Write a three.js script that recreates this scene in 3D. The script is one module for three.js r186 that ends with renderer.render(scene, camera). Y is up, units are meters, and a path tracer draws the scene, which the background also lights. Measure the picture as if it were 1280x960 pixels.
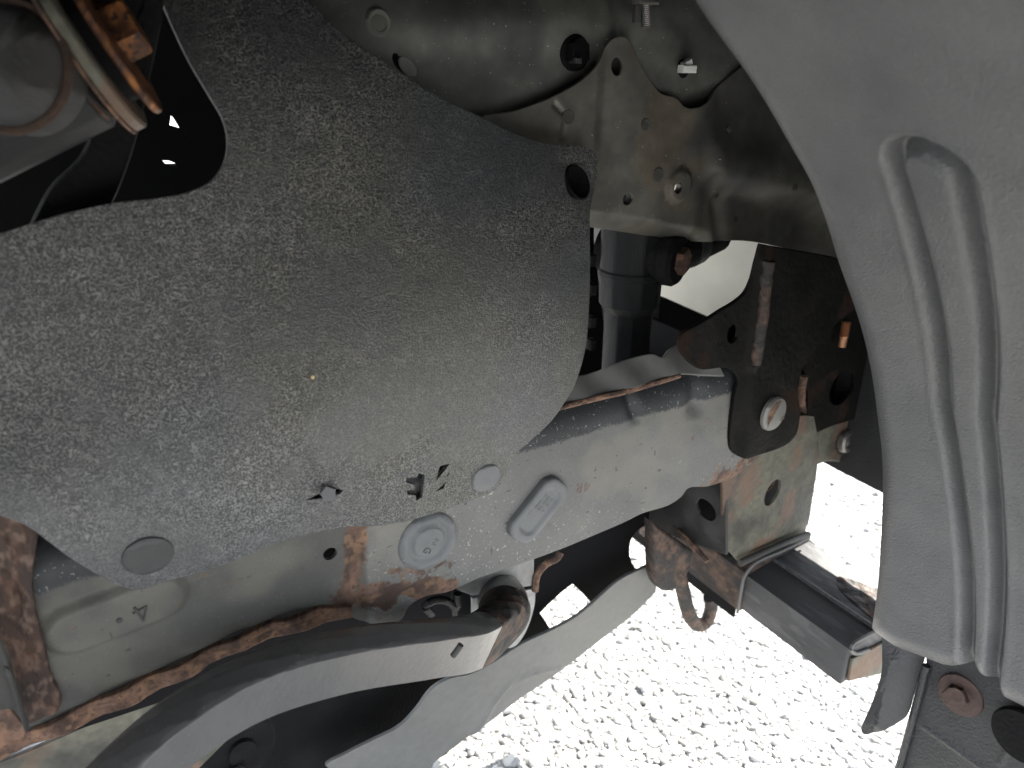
import * as THREE from 'three';
import { mergeGeometries, toCreasedNormals } from 'three/addons/utils/BufferGeometryUtils.js';
import { FontLoader } from 'three/addons/loaders/FontLoader.js';
import { TextGeometry } from 'three/addons/geometries/TextGeometry.js';

// ------------------------------------------------------------------ camera, sky, sun, exposure
// vehicle axes: +X forward, +Y up, +Z outboard; the camera stands in the wheel well and looks inboard, a little forward and down
const V = (x, y, z) => new THREE.Vector3(x, y, z);
const scene = new THREE.Scene();
const PITCH = 24 * Math.PI / 180, YAW = 31 * Math.PI / 180, FOC = 942;
const EYE = V(0, .78, 0);
const CF0 = V(Math.sin(YAW), 0, -Math.cos(YAW)), CR = V(Math.cos(YAW), 0, Math.sin(YAW)), UP = V(0, 1, 0);
const CF = CF0.clone().multiplyScalar(Math.cos(PITCH)).addScaledVector(UP, -Math.sin(PITCH));
const CU = CF0.clone().multiplyScalar(Math.sin(PITCH)).addScaledVector(UP, Math.cos(PITCH));
const camera = new THREE.PerspectiveCamera(2 * Math.atan(480 / FOC) * 180 / Math.PI, 4 / 3, .01, 500);
camera.position.copy(EYE); camera.lookAt(EYE.clone().add(CF)); camera.updateMatrixWorld();
camera.focus = .58; camera.userData.fStop = 7;

const SUN = V(.81, .54, -.10).normalize();
{ // hazy bright sky
  const W = 256, H = 128, d = new Float32Array(W * H * 4);
  for (let j = 0; j < H; j++) for (let i = 0; i < W; i++) {
    const el = ((j + .5) / H - .5) * Math.PI, az = ((i + .5) / W - .5) * 2 * Math.PI;
    const dir = V(Math.cos(el) * Math.cos(az), Math.sin(el), Math.cos(el) * Math.sin(az));
    const up = Math.max(0, Math.sin(el)), k = Math.pow(1 - up, 3);
    const c = Math.max(0, dir.dot(SUN)), g = .5 * Math.pow(c, 12);
    const o = (j * W + i) * 4;
    d[o] = .42 + .36 * k + g; d[o + 1] = .48 + .31 * k + g; d[o + 2] = .58 + .22 * k + g; d[o + 3] = 1;
  }
  const t = new THREE.DataTexture(d, W, H, THREE.RGBAFormat, THREE.FloatType);
  t.mapping = THREE.EquirectangularReflectionMapping; t.magFilter = THREE.LinearFilter; t.needsUpdate = true;
  scene.background = t; scene.environment = t;
}
const sun = new THREE.DirectionalLight(new THREE.Color(1, .95, .87), 5);
sun.target.position.set(.3, 0, -.5); sun.position.copy(sun.target.position).addScaledVector(SUN, 6); scene.add(sun, sun.target);
sun.castShadow = true; sun.shadow.mapSize.set(2048, 2048);
Object.assign(sun.shadow.camera, { left: -3, right: 3, top: 3, bottom: -3, near: .1, far: 15 });
const renderer = new THREE.WebGLRenderer({ antialias: true });
renderer.setSize(1024, 768); renderer.toneMapping = THREE.LinearToneMapping; renderer.toneMappingExposure = 7;
renderer.shadowMap.enabled = true;

// ------------------------------------------------------------------ noise and textures
const hsh = (x, y, s) => { let h = Math.imul(x, 374761393) ^ Math.imul(y, 668265263) ^ Math.imul(s, 2246822519); h = Math.imul(h ^ (h >>> 13), 1274126177); h ^= h >>> 16; return (h >>> 0) / 4294967296; };
function noise(u, v, f, s, g = f) {             // value noise, tiles over 0..1
  const x = u * f, y = v * g; let i = Math.floor(x), j = Math.floor(y); let a = x - i, b = y - j;
  a = a * a * (3 - 2 * a); b = b * b * (3 - 2 * b);
  i = ((i % f) + f) % f; j = ((j % g) + g) % g; const i1 = (i + 1) % f, j1 = (j + 1) % g;
  const p = hsh(i, j, s), q = hsh(i1, j, s), r = hsh(i, j1, s), t = hsh(i1, j1, s);
  return p + (q - p) * a + (r - p) * b + (p - q - r + t) * a * b;
}
function fbm(u, v, f, o, s, g = f) { let t = 0, a = .5, n = 0; for (let k = 0; k < o; k++) { t += a * noise(u, v, f, s + k * 17, g); n += a; a *= .5; f *= 2; g *= 2; } return t / n; }
const clamp = (x, a = 0, b = 1) => Math.min(b, Math.max(a, x));
const sm = (a, b, x) => { const t = clamp((x - a) / (b - a)); return t * t * (3 - 2 * t); };
const mix = (a, b, t) => a + (b - a) * t, mix3 = (a, b, t) => [mix(a[0], b[0], t), mix(a[1], b[1], t), mix(a[2], b[2], t)];
function tex(W, H, fn, gain = 1.24) {                        // fn(u, v) -> [sRGB colour triple 0..1, height 0..1, roughness 0..1]
  const c = new Uint8Array(W * H * 4), h = new Uint8Array(W * H * 4), r = new Uint8Array(W * H);
  for (let j = 0; j < H; j++) for (let i = 0; i < W; i++) {
    const [q, e, ro = .8] = fn((i + .5) / W, (j + .5) / H), o = (j * W + i) * 4;
    for (let k = 0; k < 3; k++) { c[o + k] = clamp(q[k] * gain) * 255; h[o + k] = clamp(e) * 255; }
    c[o + 3] = h[o + 3] = 255; if (!(i & 1) && !(j & 1)) for (let k = 0; k < 4; k++) r[((j >> 1) * (W >> 1) + (i >> 1)) * 4 + k] = k < 3 ? clamp(ro) * 255 : 255;
  }
  const mk = (d, srgb, q = 1) => { const t = new THREE.DataTexture(d, W / q, H / q, THREE.RGBAFormat); t.wrapS = t.wrapT = THREE.RepeatWrapping; t.magFilter = THREE.LinearFilter; t.minFilter = THREE.LinearMipmapLinearFilter; t.generateMipmaps = true; if (srgb) t.colorSpace = THREE.SRGBColorSpace; t.needsUpdate = true; return t; };
  return { map: mk(c, true), bumpMap: mk(h), roughnessMap: mk(r, false, 2) };
}
const M = {};
function mat(name, t, tile, bump, extra = {}) {
  const m = new THREE.MeshPhysicalMaterial({ ...t, bumpScale: bump, roughness: 1, ...extra });
  m.userData.tile = tile; M[name] = m; return m;
}
const plain = (name, c, rough, metal = 0, extra = {}) => { const m = new THREE.MeshPhysicalMaterial({ color: new THREE.Color().setRGB(...c), roughness: rough, metalness: metal, ...extra }); m.userData.tile = 1; M[name] = m; return m; };

const rustCol = (u, v, s, f = 1) => { const a = fbm(u, v, 14 * f, 4, s), b = noise(u, v, 90 * f, s + 5), c = noise(u, v, 34 * f, s + 9);
  let q = mix3([.25, .195, .17], [.41, .32, .27], sm(.3, .7, a)); q = mix3(q, [.50, .39, .30], sm(.55, .85, c) * .6); q = mix3(q, [.19, .15, .135], sm(.6, .95, b) * .5); return q; };
mat('rust', tex(768, 768, (u, v) => { const q = rustCol(u, v, 3), h = fbm(u, v, 24, 5, 40); return [q, h, .9]; }, 1.12), .14, .0022);
mat('rustDark', tex(512, 512, (u, v) => { const q = rustCol(u, v, 23), k = sm(.4, .62, fbm(u, v, 9, 4, 71)); return [mix3([.15, .14, .135], q.map(x => x * .8), k), fbm(u, v, 24, 5, 60), .75]; }, 1), .12, .0014);
mat('rustOrange', tex(512, 512, (u, v) => { const a = fbm(u, v, 10, 4, 7); let q = mix3([.27, .16, .09], [.55, .35, .18], sm(.3, .7, a)); q = mix3(q, [.2, .12, .08], sm(.6, .8, noise(u, v, 40, 8))); return [q, fbm(u, v, 20, 4, 9), .65]; }, 1), .08, .001, { metalness: .25 });
// black chassis paint with grit and a little dust
const specks = (u, v, f, s, th) => sm(th, th + .04, noise(u, v, f, s));
mat('black', tex(1024, 1024, (u, v) => { const d = sm(.45, .8, fbm(u, v, 6, 4, 11)), w = specks(u, v, 260, 12, .955), o = specks(u, v, 110, 13, .965); let q = mix3([.16, .16, .16], [.27, .265, .255], d * .8); q = mix3(q, [.62, .6, .56], w * .8); q = mix3(q, [.4, .27, .18], o * .6); return [q, .5 + .2 * noise(u, v, 160, 14) + .3 * w, .48 + .35 * d]; }, 1), .22, .0006);
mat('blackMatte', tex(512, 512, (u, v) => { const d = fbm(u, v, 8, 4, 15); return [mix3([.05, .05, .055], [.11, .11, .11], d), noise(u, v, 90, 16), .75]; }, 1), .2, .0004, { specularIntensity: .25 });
mat('bracketBlack', tex(512, 512, (u, v) => { const d = fbm(u, v, 8, 4, 18), k = sm(.62, .75, fbm(u, v, 7, 5, 19)); return [mix3(mix3([.05, .05, .05], [.11, .107, .1], d), [.2, .145, .12], k * .6), fbm(u, v, 50, 3, 16), .6 + .3 * k]; }, 1), .2, .0006, { specularIntensity: .2 });
// olive-brown dusty sheet metal of the inner wing
mat('wing', tex(1024, 1024, (u, v) => { const a = fbm(u, v, 4, 5, 31), b = fbm(u, v, 30, 3, 32), w = specks(u, v, 220, 33, .96), k = sm(.55, .75, fbm(u, v, 5, 5, 37));
  let q = mix3([.225, .225, .22], [.31, .306, .285], sm(.3, .7, a)); q = mix3(q, [.34, .295, .235], k * .45); q = q.map(x => x * (.85 + .3 * b)); q = mix3(q, [.8, .78, .74], w * .8); return [q, .45 + .15 * b + .35 * w, .3 + .22 * a + .3 * k]; }), .3, .0006, { metalness: .35 });
mat('wingOlive', tex(1024, 1024, (u, v) => { const a = fbm(u, v, 5, 5, 131), b = fbm(u, v, 30, 3, 132), w = specks(u, v, 200, 133, .95);
  let q = mix3([.27, .272, .268], [.365, .368, .35], sm(.3, .7, a)); q = q.map(x => x * (.88 + .24 * b)); q = mix3(q, [.82, .82, .8], w * .8); return [q, .45 + .15 * b + .35 * w, .26 + .22 * a]; }), .3, .0006, { metalness: .35 });
mat('bracketTan', tex(1024, 1024, (u, v) => { const a = fbm(u, v, 6, 5, 51), b = fbm(u, v, 40, 3, 52), k = sm(.56, .72, fbm(u, v, 6, 5, 57)); let q = mix3([.19, .19, .175], [.31, .305, .27], sm(.3, .7, a)); q = q.map(x => x * (.85 + .3 * b)); q = mix3(q, [.36, .27, .22], k * .6); return [q, b, .5 + .3 * a]; }), .2, .0006, { metalness: .15 });
// dusty moulded rubber
function pits(u, v, f, s, fill) {                // scattered small pits of uneven size: 0 outside, 1 in the middle of one
  const x = u * f, y = v * f, i = Math.floor(x), j = Math.floor(y); let m = 0;
  for (let a = -1; a <= 1; a++) for (let b = -1; b <= 1; b++) { const p = ((i + a) % f + f) % f, q = ((j + b) % f + f) % f, h = hsh(p, q, s); if (h > fill) continue;
    const cx = i + a + hsh(p, q, s + 1), cy = j + b + hsh(p, q, s + 2), r = .22 + .5 * hsh(p, q, s + 3), e = .6 + .8 * hsh(p, q, s + 4), d = Math.hypot((x - cx) * e, (y - cy) / e) / r; if (d < 1) m = Math.max(m, 1 - d * d); }
  return m;
}
mat('guard', tex(2048, 2048, (u, v) => {
  const wx = u + .003 * (noise(u, v, 240, 601) - .5), wy = v + .003 * (noise(u, v, 240, 602) - .5), g = noise(u, v, 700, 62), mid = fbm(u, v, 70, 3, 63), big = fbm(u, v, 4, 4, 64), pat = fbm(u, v, 14, 4, 68), soft = fbm(wx, wy, 120, 2, 65);
  const dust = sm(.34, .66, .5 * big + .5 * pat), p = Math.max(pits(wx, wy, 430, 610, .7), .85 * pits(wx, wy, 680, 620, .75));
  const speck = sm(.1, .6, p) * (.62 + .38 * sm(.3, .65, .6 * dust + .4 * mid));
  let q = mix3([.315, .317, .318], [.48, .478, .466], clamp(.65 * dust + .6 * (soft - .5) + .5 * (mid - .5) + .5 * (g - .5)));
  q = mix3(q, [.15, .155, .16], speck * .85);
  q = mix3(q, [q[0] * 1.01, q[1] * 1.005, q[2] * .94], sm(.52, .7, fbm(u, v, 5, 3, 66)) * .8);
  q = mix3(q, [q[0] * .975, q[1] * .995, q[2] * 1.01], sm(.52, .7, fbm(u, v, 4, 3, 69)) * .9);
  q = mix3(q, [.85, .85, .83], specks(u, v, 330, 67, .99));
  return [q, .55 + .25 * g + .2 * (soft - .5) - .5 * speck, .42 + .16 * dust + .1 * mid];
}, 1.12), .5, .0006, { ior: 1.6 });
mat('rubber', tex(512, 512, (u, v) => { const d = fbm(u, v, 6, 4, 81), w = specks(u, v, 120, 82, .96); return [mix3(mix3([.28, .29, .298], [.36, .367, .37], d), [.75, .73, .7], w * .6), .4 + .3 * noise(u, v, 100, 83) + .2 * w, .6]; }), .12, .0003);
mat('rubberDark', tex(512, 512, (u, v) => { const d = fbm(u, v, 6, 4, 84), w = specks(u, v, 130, 85, .965); return [mix3(mix3([.2, .205, .21], [.3, .3, .3], d), [.7, .68, .66], w * .6), .4 + .3 * noise(u, v, 100, 86), .5]; }, 1), .1, .0003);
// fender liner plastic: fine leather grain
mat('liner', tex(1024, 1024, (u, v) => { const g = fbm(u, v, 120, 3, 91, 160), d = fbm(u, v, 5, 5, 92), w = specks(u, v, 80, 93, .985); let q = mix3([.27, .274, .278], [.33, .333, .333], d); q = mix3(q, [.2, .2, .2], w * .5); return [q, g, .30 + .12 * d]; }), .12, .0004);
mat('plasticDark', tex(512, 512, (u, v) => { const d = fbm(u, v, 8, 4, 94), w = specks(u, v, 100, 95, .972); return [mix3(mix3([.15, .154, .16], [.21, .213, .217], d), [.6, .6, .6], w * .7), noise(u, v, 120, 96), .5]; }, 1), .15, .0003);
// dusty grey paint
mat('dustGrey', tex(1024, 1024, (u, v) => { const a = fbm(u, v, 5, 5, 101), b = fbm(u, v, 60, 3, 102), w = specks(u, v, 240, 103, .955), k = sm(.6, .74, fbm(u, v, 6, 5, 104)); let q = mix3([.41, .413, .41], [.49, .49, .477], a).map(x => x * (.9 + .2 * b)); q = mix3(q, [.8, .78, .72], w * .5); q = mix3(q, [.45, .38, .32], k * .15); return [q, .4 + .4 * b + .2 * w, .75]; }), .3, .0006);
mat('trayGrey', tex(512, 512, (u, v) => { const a = fbm(u, v, 4, 4, 241), b = fbm(u, v, 50, 3, 242), w = specks(u, v, 130, 243, .97); let q = mix3([.275, .277, .273], [.325, .325, .316], a).map(x => x * (.95 + .1 * b)); q = mix3(q, [.55, .54, .5], w * .4); return [q, .5 + .3 * b, .6]; }), .3, .0003);
mat('pale', tex(256, 256, (u, v) => { const a = fbm(u, v, 8, 4, 111); return [mix3([.70, .69, .65], [.76, .75, .71], a), a, .9]; }, 1), .2, .0003, { transmission: .09, thickness: 0 });
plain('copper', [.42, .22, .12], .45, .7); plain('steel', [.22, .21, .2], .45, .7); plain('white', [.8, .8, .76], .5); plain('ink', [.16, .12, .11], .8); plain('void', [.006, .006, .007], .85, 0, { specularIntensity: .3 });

// ------------------------------------------------------------------ geometry tools
const ray = (px, py) => CF.clone().addScaledVector(CR, (px - 640) / FOC).addScaledVector(CU, -(py - 480) / FOC);   // direction of a photo pixel
const at = (px, py, d) => EYE.clone().addScaledVector(ray(px, py), d);
const onZ = (px, py, z) => { const d = ray(px, py); return EYE.clone().addScaledVector(d, (z - EYE.z) / d.z); };
const onX = (px, py, x) => { const d = ray(px, py); return EYE.clone().addScaledVector(d, (x - EYE.x) / d.x); };
const onY = (px, py, y) => { const d = ray(px, py); return EYE.clone().addScaledVector(d, (y - EYE.y) / d.y); };
function plane(O, n) {                          // a construction plane: u along it, v upward in it, w towards the normal
  n = n.clone().normalize(); const ref = Math.abs(n.y) > .9 ? V(0, 0, -1) : UP;
  const u = ref.clone().cross(n).normalize(), v = n.clone().cross(u);
  return {
    O, n, u, v,
    uv: (px, py) => { const d = ray(px, py), t = O.clone().sub(EYE).dot(n) / d.dot(n), p = EYE.clone().addScaledVector(d, t).sub(O); return [p.dot(u), p.dot(v)]; },
    map: (a, b, w) => O.clone().addScaledVector(u, a).addScaledVector(v, b).addScaledVector(n, w),
    basis: () => [u, v, n],
  };
}
const zPlane = z => plane(V(0, 0, z), V(0, 0, 1)), xPlane = x => plane(V(x, 0, 0), V(-1, 0, 0)), yPlane = y => plane(V(0, y, 0), V(0, 1, 0));
const LIN = { cx: -.05, cy: .38, R: .53 };
const linerSurf = (dr = 0) => { const R = LIN.R - dr; return {         // the wheel-arch cylinder, seen from inside: u = outboard, v = arc length, w = inward
  uv: (px, py) => { const d = ray(px, py), ox = EYE.x - LIN.cx, oy = EYE.y - LIN.cy, a = d.x * d.x + d.y * d.y, b = d.x * ox + d.y * oy, c = ox * ox + oy * oy - R * R, s = (-b + Math.sqrt(b * b - a * c)) / a, p = EYE.clone().addScaledVector(d, s); return [p.z, R * Math.atan2(p.y - LIN.cy, p.x - LIN.cx)]; },
  map: (u, v, w) => { const t = v / R; return V(LIN.cx + (R - w) * Math.cos(t), LIN.cy + (R - w) * Math.sin(t), u); },
  basis: (u, v) => { const t = v / R; return [V(0, 0, 1), V(-Math.sin(t), Math.cos(t), 0), V(-Math.cos(t), -Math.sin(t), 0)]; },
}; };
function onDisp(S, px, py, disp) { let q = S.uv(px, py); for (let k = 0; k < 6; k++) { const T = plane(S.O.clone().addScaledVector(S.n, disp(q[0], q[1])), S.n); q = T.uv(px, py); } return q; }
function curve(pts, step = 7, closed = true) {  // spline through points; a point given twice running is a corner
  const n = pts.length, runs = []; const same = (a, b) => a[0] === b[0] && a[1] === b[1];
  const cr = []; for (let i = 0; i < n; i++) if (same(pts[i], pts[(i + 1) % n])) cr.push(i);
  const ev = (q, cl) => { const c = new THREE.CatmullRomCurve3(q.map(p => V(p[0], p[1], 0)), cl, 'centripetal'); const k = Math.max(2, Math.round(c.getLength() / step)); const r = c.getPoints(k).map(p => [p.x, p.y]); r.pop(); return r; };
  if (!closed) { const r = ev(pts, false); r.push(pts[n - 1]); return r; }
  if (!cr.length) return ev(pts, true);
  const out = [];
  cr.forEach((s, k) => { const e = cr[(k + 1) % cr.length]; const q = []; let i = (s + 1) % n; for (;;) { q.push(pts[i]); if (i === e) break; i = (i + 1) % n; } if (q.length === 1) out.push(q[0]); else out.push(...ev(q, false)); });
  // a run ends at the corner point, the next one starts there
  return out;
}
const poly = pts => pts;                         // straight-sided outline
const ell = (cx, cy, rx, ry, rot = 0, k = 28) => Array.from({ length: k }, (_, i) => { const a = i / k * 2 * Math.PI, x = rx * Math.cos(a), y = ry * Math.sin(a), c = Math.cos(rot), s = Math.sin(rot); return [cx + x * c - y * s, cy + x * s + y * c]; });
function splitTris(pos, nor, L) {
  const P = [], N = [], fn = typeof L === 'function' ? L : null, L2 = fn ? 1 : L * L, lw = fn ? (a, b) => 1 / fn((a[0] + b[0]) / 2, (a[1] + b[1]) / 2) ** 2 : () => 1;
  const go = (a, b, c, na, nb, nc, dep) => {
    const ab = ((a[0] - b[0]) ** 2 + (a[1] - b[1]) ** 2) * lw(a, b), bc = ((b[0] - c[0]) ** 2 + (b[1] - c[1]) ** 2) * lw(b, c), ca = ((c[0] - a[0]) ** 2 + (c[1] - a[1]) ** 2) * lw(c, a), m = Math.max(ab, bc, ca);
    if (m <= L2 || dep > 60) { P.push(...a, ...b, ...c); N.push(...na, ...nb, ...nc); return; }
    const h = (x, y) => [(x[0] + y[0]) / 2, (x[1] + y[1]) / 2, (x[2] + y[2]) / 2];
    if (m === ab) { const q = h(a, b), n = h(na, nb); go(a, q, c, na, n, nc, dep + 1); go(q, b, c, n, nb, nc, dep + 1); }
    else if (m === bc) { const q = h(b, c), n = h(nb, nc); go(a, b, q, na, nb, n, dep + 1); go(a, q, c, na, n, nc, dep + 1); }
    else { const q = h(c, a), n = h(nc, na); go(a, b, q, na, nb, n, dep + 1); go(q, b, c, n, nb, nc, dep + 1); }
  };
  for (let i = 0; i < pos.count; i += 3) { const p = k => [pos.getX(i + k), pos.getY(i + k), pos.getZ(i + k)], n = k => [nor.getX(i + k), nor.getY(i + k), nor.getZ(i + k)]; go(p(0), p(1), p(2), n(0), n(1), n(2), 0); }
  return [P, N];
}
// a solid sheet: photo outline laid out on a surface in metres, given thickness and rounded edges, pressed by disp(u, v)
function sheet(S, out, o = {}) {
  const { holes = [], thick = .003, bevel = .0008, edge = .05, disp = null, raw = false, uvf = null, crease = .6, seg = 2 } = o;
  const cvt = l => l.map(p => { const q = raw ? p : o.exact ? onDisp(S, p[0], p[1], disp) : S.uv(p[0], p[1]); return new THREE.Vector2(q[0], q[1]); });
  const sh = new THREE.Shape(cvt(out)); for (const h of holes) sh.holes.push(new THREE.Path(cvt(h)));
  const bt = Math.min(bevel, thick * .45), dep = thick - 2 * bt;
  let g = new THREE.ExtrudeGeometry(sh, { depth: dep, bevelEnabled: bt > 0, bevelThickness: bt, bevelSize: bt, bevelOffset: -bt, bevelSegments: seg, curveSegments: 4 });
  g.translate(0, 0, -(dep + bt)); g.deleteAttribute('uv'); g = toCreasedNormals(g.index ? g.toNonIndexed() : g, crease);
  { const p = g.attributes.position, q = g.attributes.normal; for (let i = 0; i < p.count; i += 3) { const z0 = p.getZ(i); if (Math.abs(z0 - p.getZ(i + 1)) < 1e-7 && Math.abs(z0 - p.getZ(i + 2)) < 1e-7) { const sg = z0 > -thick / 2 ? 1 : -1; for (let k = 0; k < 3; k++) q.setXYZ(i + k, 0, 0, sg); } } }
  const [P, N] = splitTris(g.attributes.position, g.attributes.normal, edge);
  const n = P.length / 3, p2 = new Float32Array(n * 3), n2 = new Float32Array(n * 3), uv = new Float32Array(n * 2), e = 2e-4;
  for (let i = 0; i < n; i++) {
    const u = P[3 * i], v = P[3 * i + 1]; let w = P[3 * i + 2], a = N[3 * i], b = N[3 * i + 1], c = N[3 * i + 2];
    if (disp) { w += disp(u, v); const hx = (disp(u + e, v) - disp(u - e, v)) / (2 * e), hy = (disp(u, v + e) - disp(u, v - e)) / (2 * e); a -= hx * c; b -= hy * c; }
    const q = S.map(u, v, w), [bu, bv, bn] = S.basis(u, v), m = V(0, 0, 0).addScaledVector(bu, a).addScaledVector(bv, b).addScaledVector(bn, c).normalize();
    q.toArray(p2, 3 * i); m.toArray(n2, 3 * i);
    const t = uvf ? uvf(u, v, w) : [u + P[3 * i + 2] * .7, v + P[3 * i + 2] * .7]; uv[2 * i] = t[0]; uv[2 * i + 1] = t[1];
  }
  const r = new THREE.BufferGeometry(); r.setAttribute('position', new THREE.BufferAttribute(p2, 3)); r.setAttribute('normal', new THREE.BufferAttribute(n2, 3)); r.setAttribute('uv', new THREE.BufferAttribute(uv, 2)); return r;
}
const quatTo = (axis, ref) => { const y = axis.clone().normalize(), x = (ref || (Math.abs(y.y) > .9 ? V(1, 0, 0) : UP)).clone().cross(y).normalize(), z = x.clone().cross(y); return new THREE.Matrix4().makeBasis(x, y, z); };
function lathe(prof, c, axis, seg = 40, crease = .5) { // prof: [radius, height along the axis]
  let g = new THREE.LatheGeometry(prof.map(p => new THREE.Vector2(Math.max(p[0], 1e-5), p[1])), seg);
  const uv = g.attributes.uv, R = Math.max(...prof.map(p => p[0])); let L = 0; for (let i = 1; i < prof.length; i++) L += Math.hypot(prof[i][0] - prof[i - 1][0], prof[i][1] - prof[i - 1][1]);
  const ps = g.attributes.position, Hh = Math.max(...prof.map(p => p[1])) - Math.min(...prof.map(p => p[1]));
  for (let i = 0; i < uv.count; i++) if (Hh < 1.2 * R) uv.setXY(i, ps.getX(i) + .6 * ps.getY(i), ps.getZ(i) + .6 * ps.getY(i)); else uv.setXY(i, uv.getX(i) * 6.28 * R, uv.getY(i) * L);
  g = toCreasedNormals(g.toNonIndexed(), crease); g.applyMatrix4(quatTo(axis)); g.translate(c.x, c.y, c.z); return g;
}
function hex(c, axis, r, h, rot = 0, sides = 6) { // hexagon head with rounded top edges
  const sh = new THREE.Shape(Array.from({ length: sides }, (_, i) => new THREE.Vector2(r * Math.cos(rot + i * 2 * Math.PI / sides), r * Math.sin(rot + i * 2 * Math.PI / sides))));
  let g = new THREE.ExtrudeGeometry(sh, { depth: h * .75, bevelThickness: h * .2, bevelSize: r * .12, bevelOffset: -r * .12, bevelSegments: 3 });
  g.rotateX(-Math.PI / 2); g = toCreasedNormals(g.toNonIndexed ? (g.index ? g.toNonIndexed() : g) : g, .5); g.applyMatrix4(quatTo(axis)); g.translate(c.x, c.y, c.z); return g;
}
function sweep(pts, sect, ref = UP, n = 60, crease = .7, caps = true) { // sect(t) -> ring of [side, up] in metres
  const c = new THREE.CatmullRomCurve3(pts, false, 'centripetal'), rings = [], L = c.getLength();
  const pos = [], uv = [], idx = []; let K = 0;
  for (let i = 0; i <= n; i++) { const t = i / n, p = c.getPointAt(t), T = c.getTangentAt(t), S = T.clone().cross(ref).normalize(), U = S.clone().cross(T); const s = sect(t); K = s.length + 1; let acc = 0;
    [...s, s[0]].forEach((q, k) => { const w = p.clone().addScaledVector(S, q[0]).addScaledVector(U, q[1]); pos.push(w.x, w.y, w.z); if (k) acc += Math.hypot(q[0] - s[k - 1][0], q[1] - s[k - 1][1]); uv.push(acc, t * L); }); }
  for (let i = 0; i < n; i++) for (let k = 0; k + 1 < K; k++) { const a = i * K + k, b = a + 1, d = a + K, e = b + K; idx.push(a, b, d, b, e, d); }
  if (caps) for (let k = 1; k < K - 2; k++) { idx.push(0, k + 1, k); const o = n * K; idx.push(o, o + k, o + k + 1); }
  let g = new THREE.BufferGeometry(); g.setAttribute('position', new THREE.Float32BufferAttribute(pos, 3)); g.setAttribute('uv', new THREE.Float32BufferAttribute(uv, 2)); g.setIndex(idx);
  return toCreasedNormals(g.toNonIndexed(), crease);
}
const ringPts = (r, k = 20, ry = r) => Array.from({ length: k }, (_, i) => [r * Math.cos(i / k * 2 * Math.PI), ry * Math.sin(i / k * 2 * Math.PI)]);
const merge = l => mergeGeometries(l.map(g => { const q = g.index ? g.toNonIndexed() : g; for (const k of Object.keys(q.attributes)) if (!['position', 'normal', 'uv'].includes(k)) q.deleteAttribute(k); return q; }));
function box(w, h, d, c, m4, r = .002) { const sh = new THREE.Shape([[-w / 2, -h / 2], [w / 2, -h / 2], [w / 2, h / 2], [-w / 2, h / 2]].map(p => new THREE.Vector2(...p))); const g = new THREE.ExtrudeGeometry(sh, { depth: d - 2 * r, bevelThickness: r, bevelSize: r, bevelOffset: -r, bevelSegments: 2 }); g.translate(0, 0, -(d - 2 * r) / 2); if (m4) g.applyMatrix4(m4); g.translate(c.x, c.y, c.z); return toCreasedNormals(g.index ? g.toNonIndexed() : g, .5); }

// ------------------------------------------------------------------ things and parts
const used = {};
const numbered = n => { if (!(n in used)) { used[n] = 0; return n; } used[n]++; return n + '_' + String(used[n]).padStart(3, '0'); };
function mesh(name, g, m) {
  const t = (m.userData && m.userData.tile) || 1; if (t !== 1 && g.attributes.uv && !g.userData.keepUV) { const uv = g.attributes.uv; for (let i = 0; i < uv.count; i++) uv.setXY(i, uv.getX(i) / t, uv.getY(i) / t); }
  const o = new THREE.Mesh(g, m); o.name = name; o.castShadow = o.receiveShadow = true; return o;
}
// parts: [name, geometry, material, [sub-parts]]; the group stands at the thing's base
function thing(name, label, category, parts, opt = {}) {
  const g = new THREE.Group(); g.name = numbered(name); g.userData = { label, category }; if (opt.group) g.userData.group = opt.group;
  const bb = new THREE.Box3(); const each = l => l.forEach(([, q, , s]) => { q.computeBoundingBox(); bb.union(q.boundingBox); if (s) each(s); }); each(parts);
  const b = V((bb.min.x + bb.max.x) / 2, bb.min.y, (bb.min.z + bb.max.z) / 2); g.position.copy(b);
  const put = (l, par) => l.forEach(([n, q, m, s, lab]) => { q.translate(-b.x, -b.y, -b.z); const o = mesh(n, q, m); if (lab) o.userData.label = lab; par.add(o); if (s) put(s, o); });
  put(parts, g); scene.add(g); return g;
}
function single(name, label, category, geo, m, opt = {}) {
  geo.computeBoundingBox(); const bb = geo.boundingBox, b = V((bb.min.x + bb.max.x) / 2, bb.min.y, (bb.min.z + bb.max.z) / 2); geo.translate(-b.x, -b.y, -b.z);
  const o = mesh(numbered(name), geo, m); o.position.copy(b); o.userData = opt.kind ? { kind: opt.kind } : {}; if (label) o.userData.label = label; if (category) o.userData.category = category; if (opt.group) o.userData.group = opt.group; scene.add(o); return o;
}
const font = await new FontLoader().loadAsync('fonts/droid/droid_sans_regular.typeface.json');
function text(str, S, px, py, size, rot, h = .0004, lift = 0, mirror = false) { // lettering lying on a surface
  let g = new TextGeometry(str, { font, size, depth: h, curveSegments: 4, bevelEnabled: false }); g.computeBoundingBox(); const b = g.boundingBox; g.translate(-(b.min.x + b.max.x) / 2, -(b.min.y + b.max.y) / 2, 0);
  g.rotateZ(rot); const [u, v] = S.uv(px, py); const [bu, bv, bn] = S.basis(u, v); g.applyMatrix4(new THREE.Matrix4().makeBasis(bu, bv, bn)); const q = S.map(u, v, lift); g.translate(q.x, q.y, q.z); return g;
}
const sdCap = (x, y, a, b, r) => { const dx = b[0] - a[0], dy = b[1] - a[1], t = clamp(((x - a[0]) * dx + (y - a[1]) * dy) / (dx * dx + dy * dy || 1)); return Math.hypot(x - a[0] - t * dx, y - a[1] - t * dy) - r; };
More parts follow.
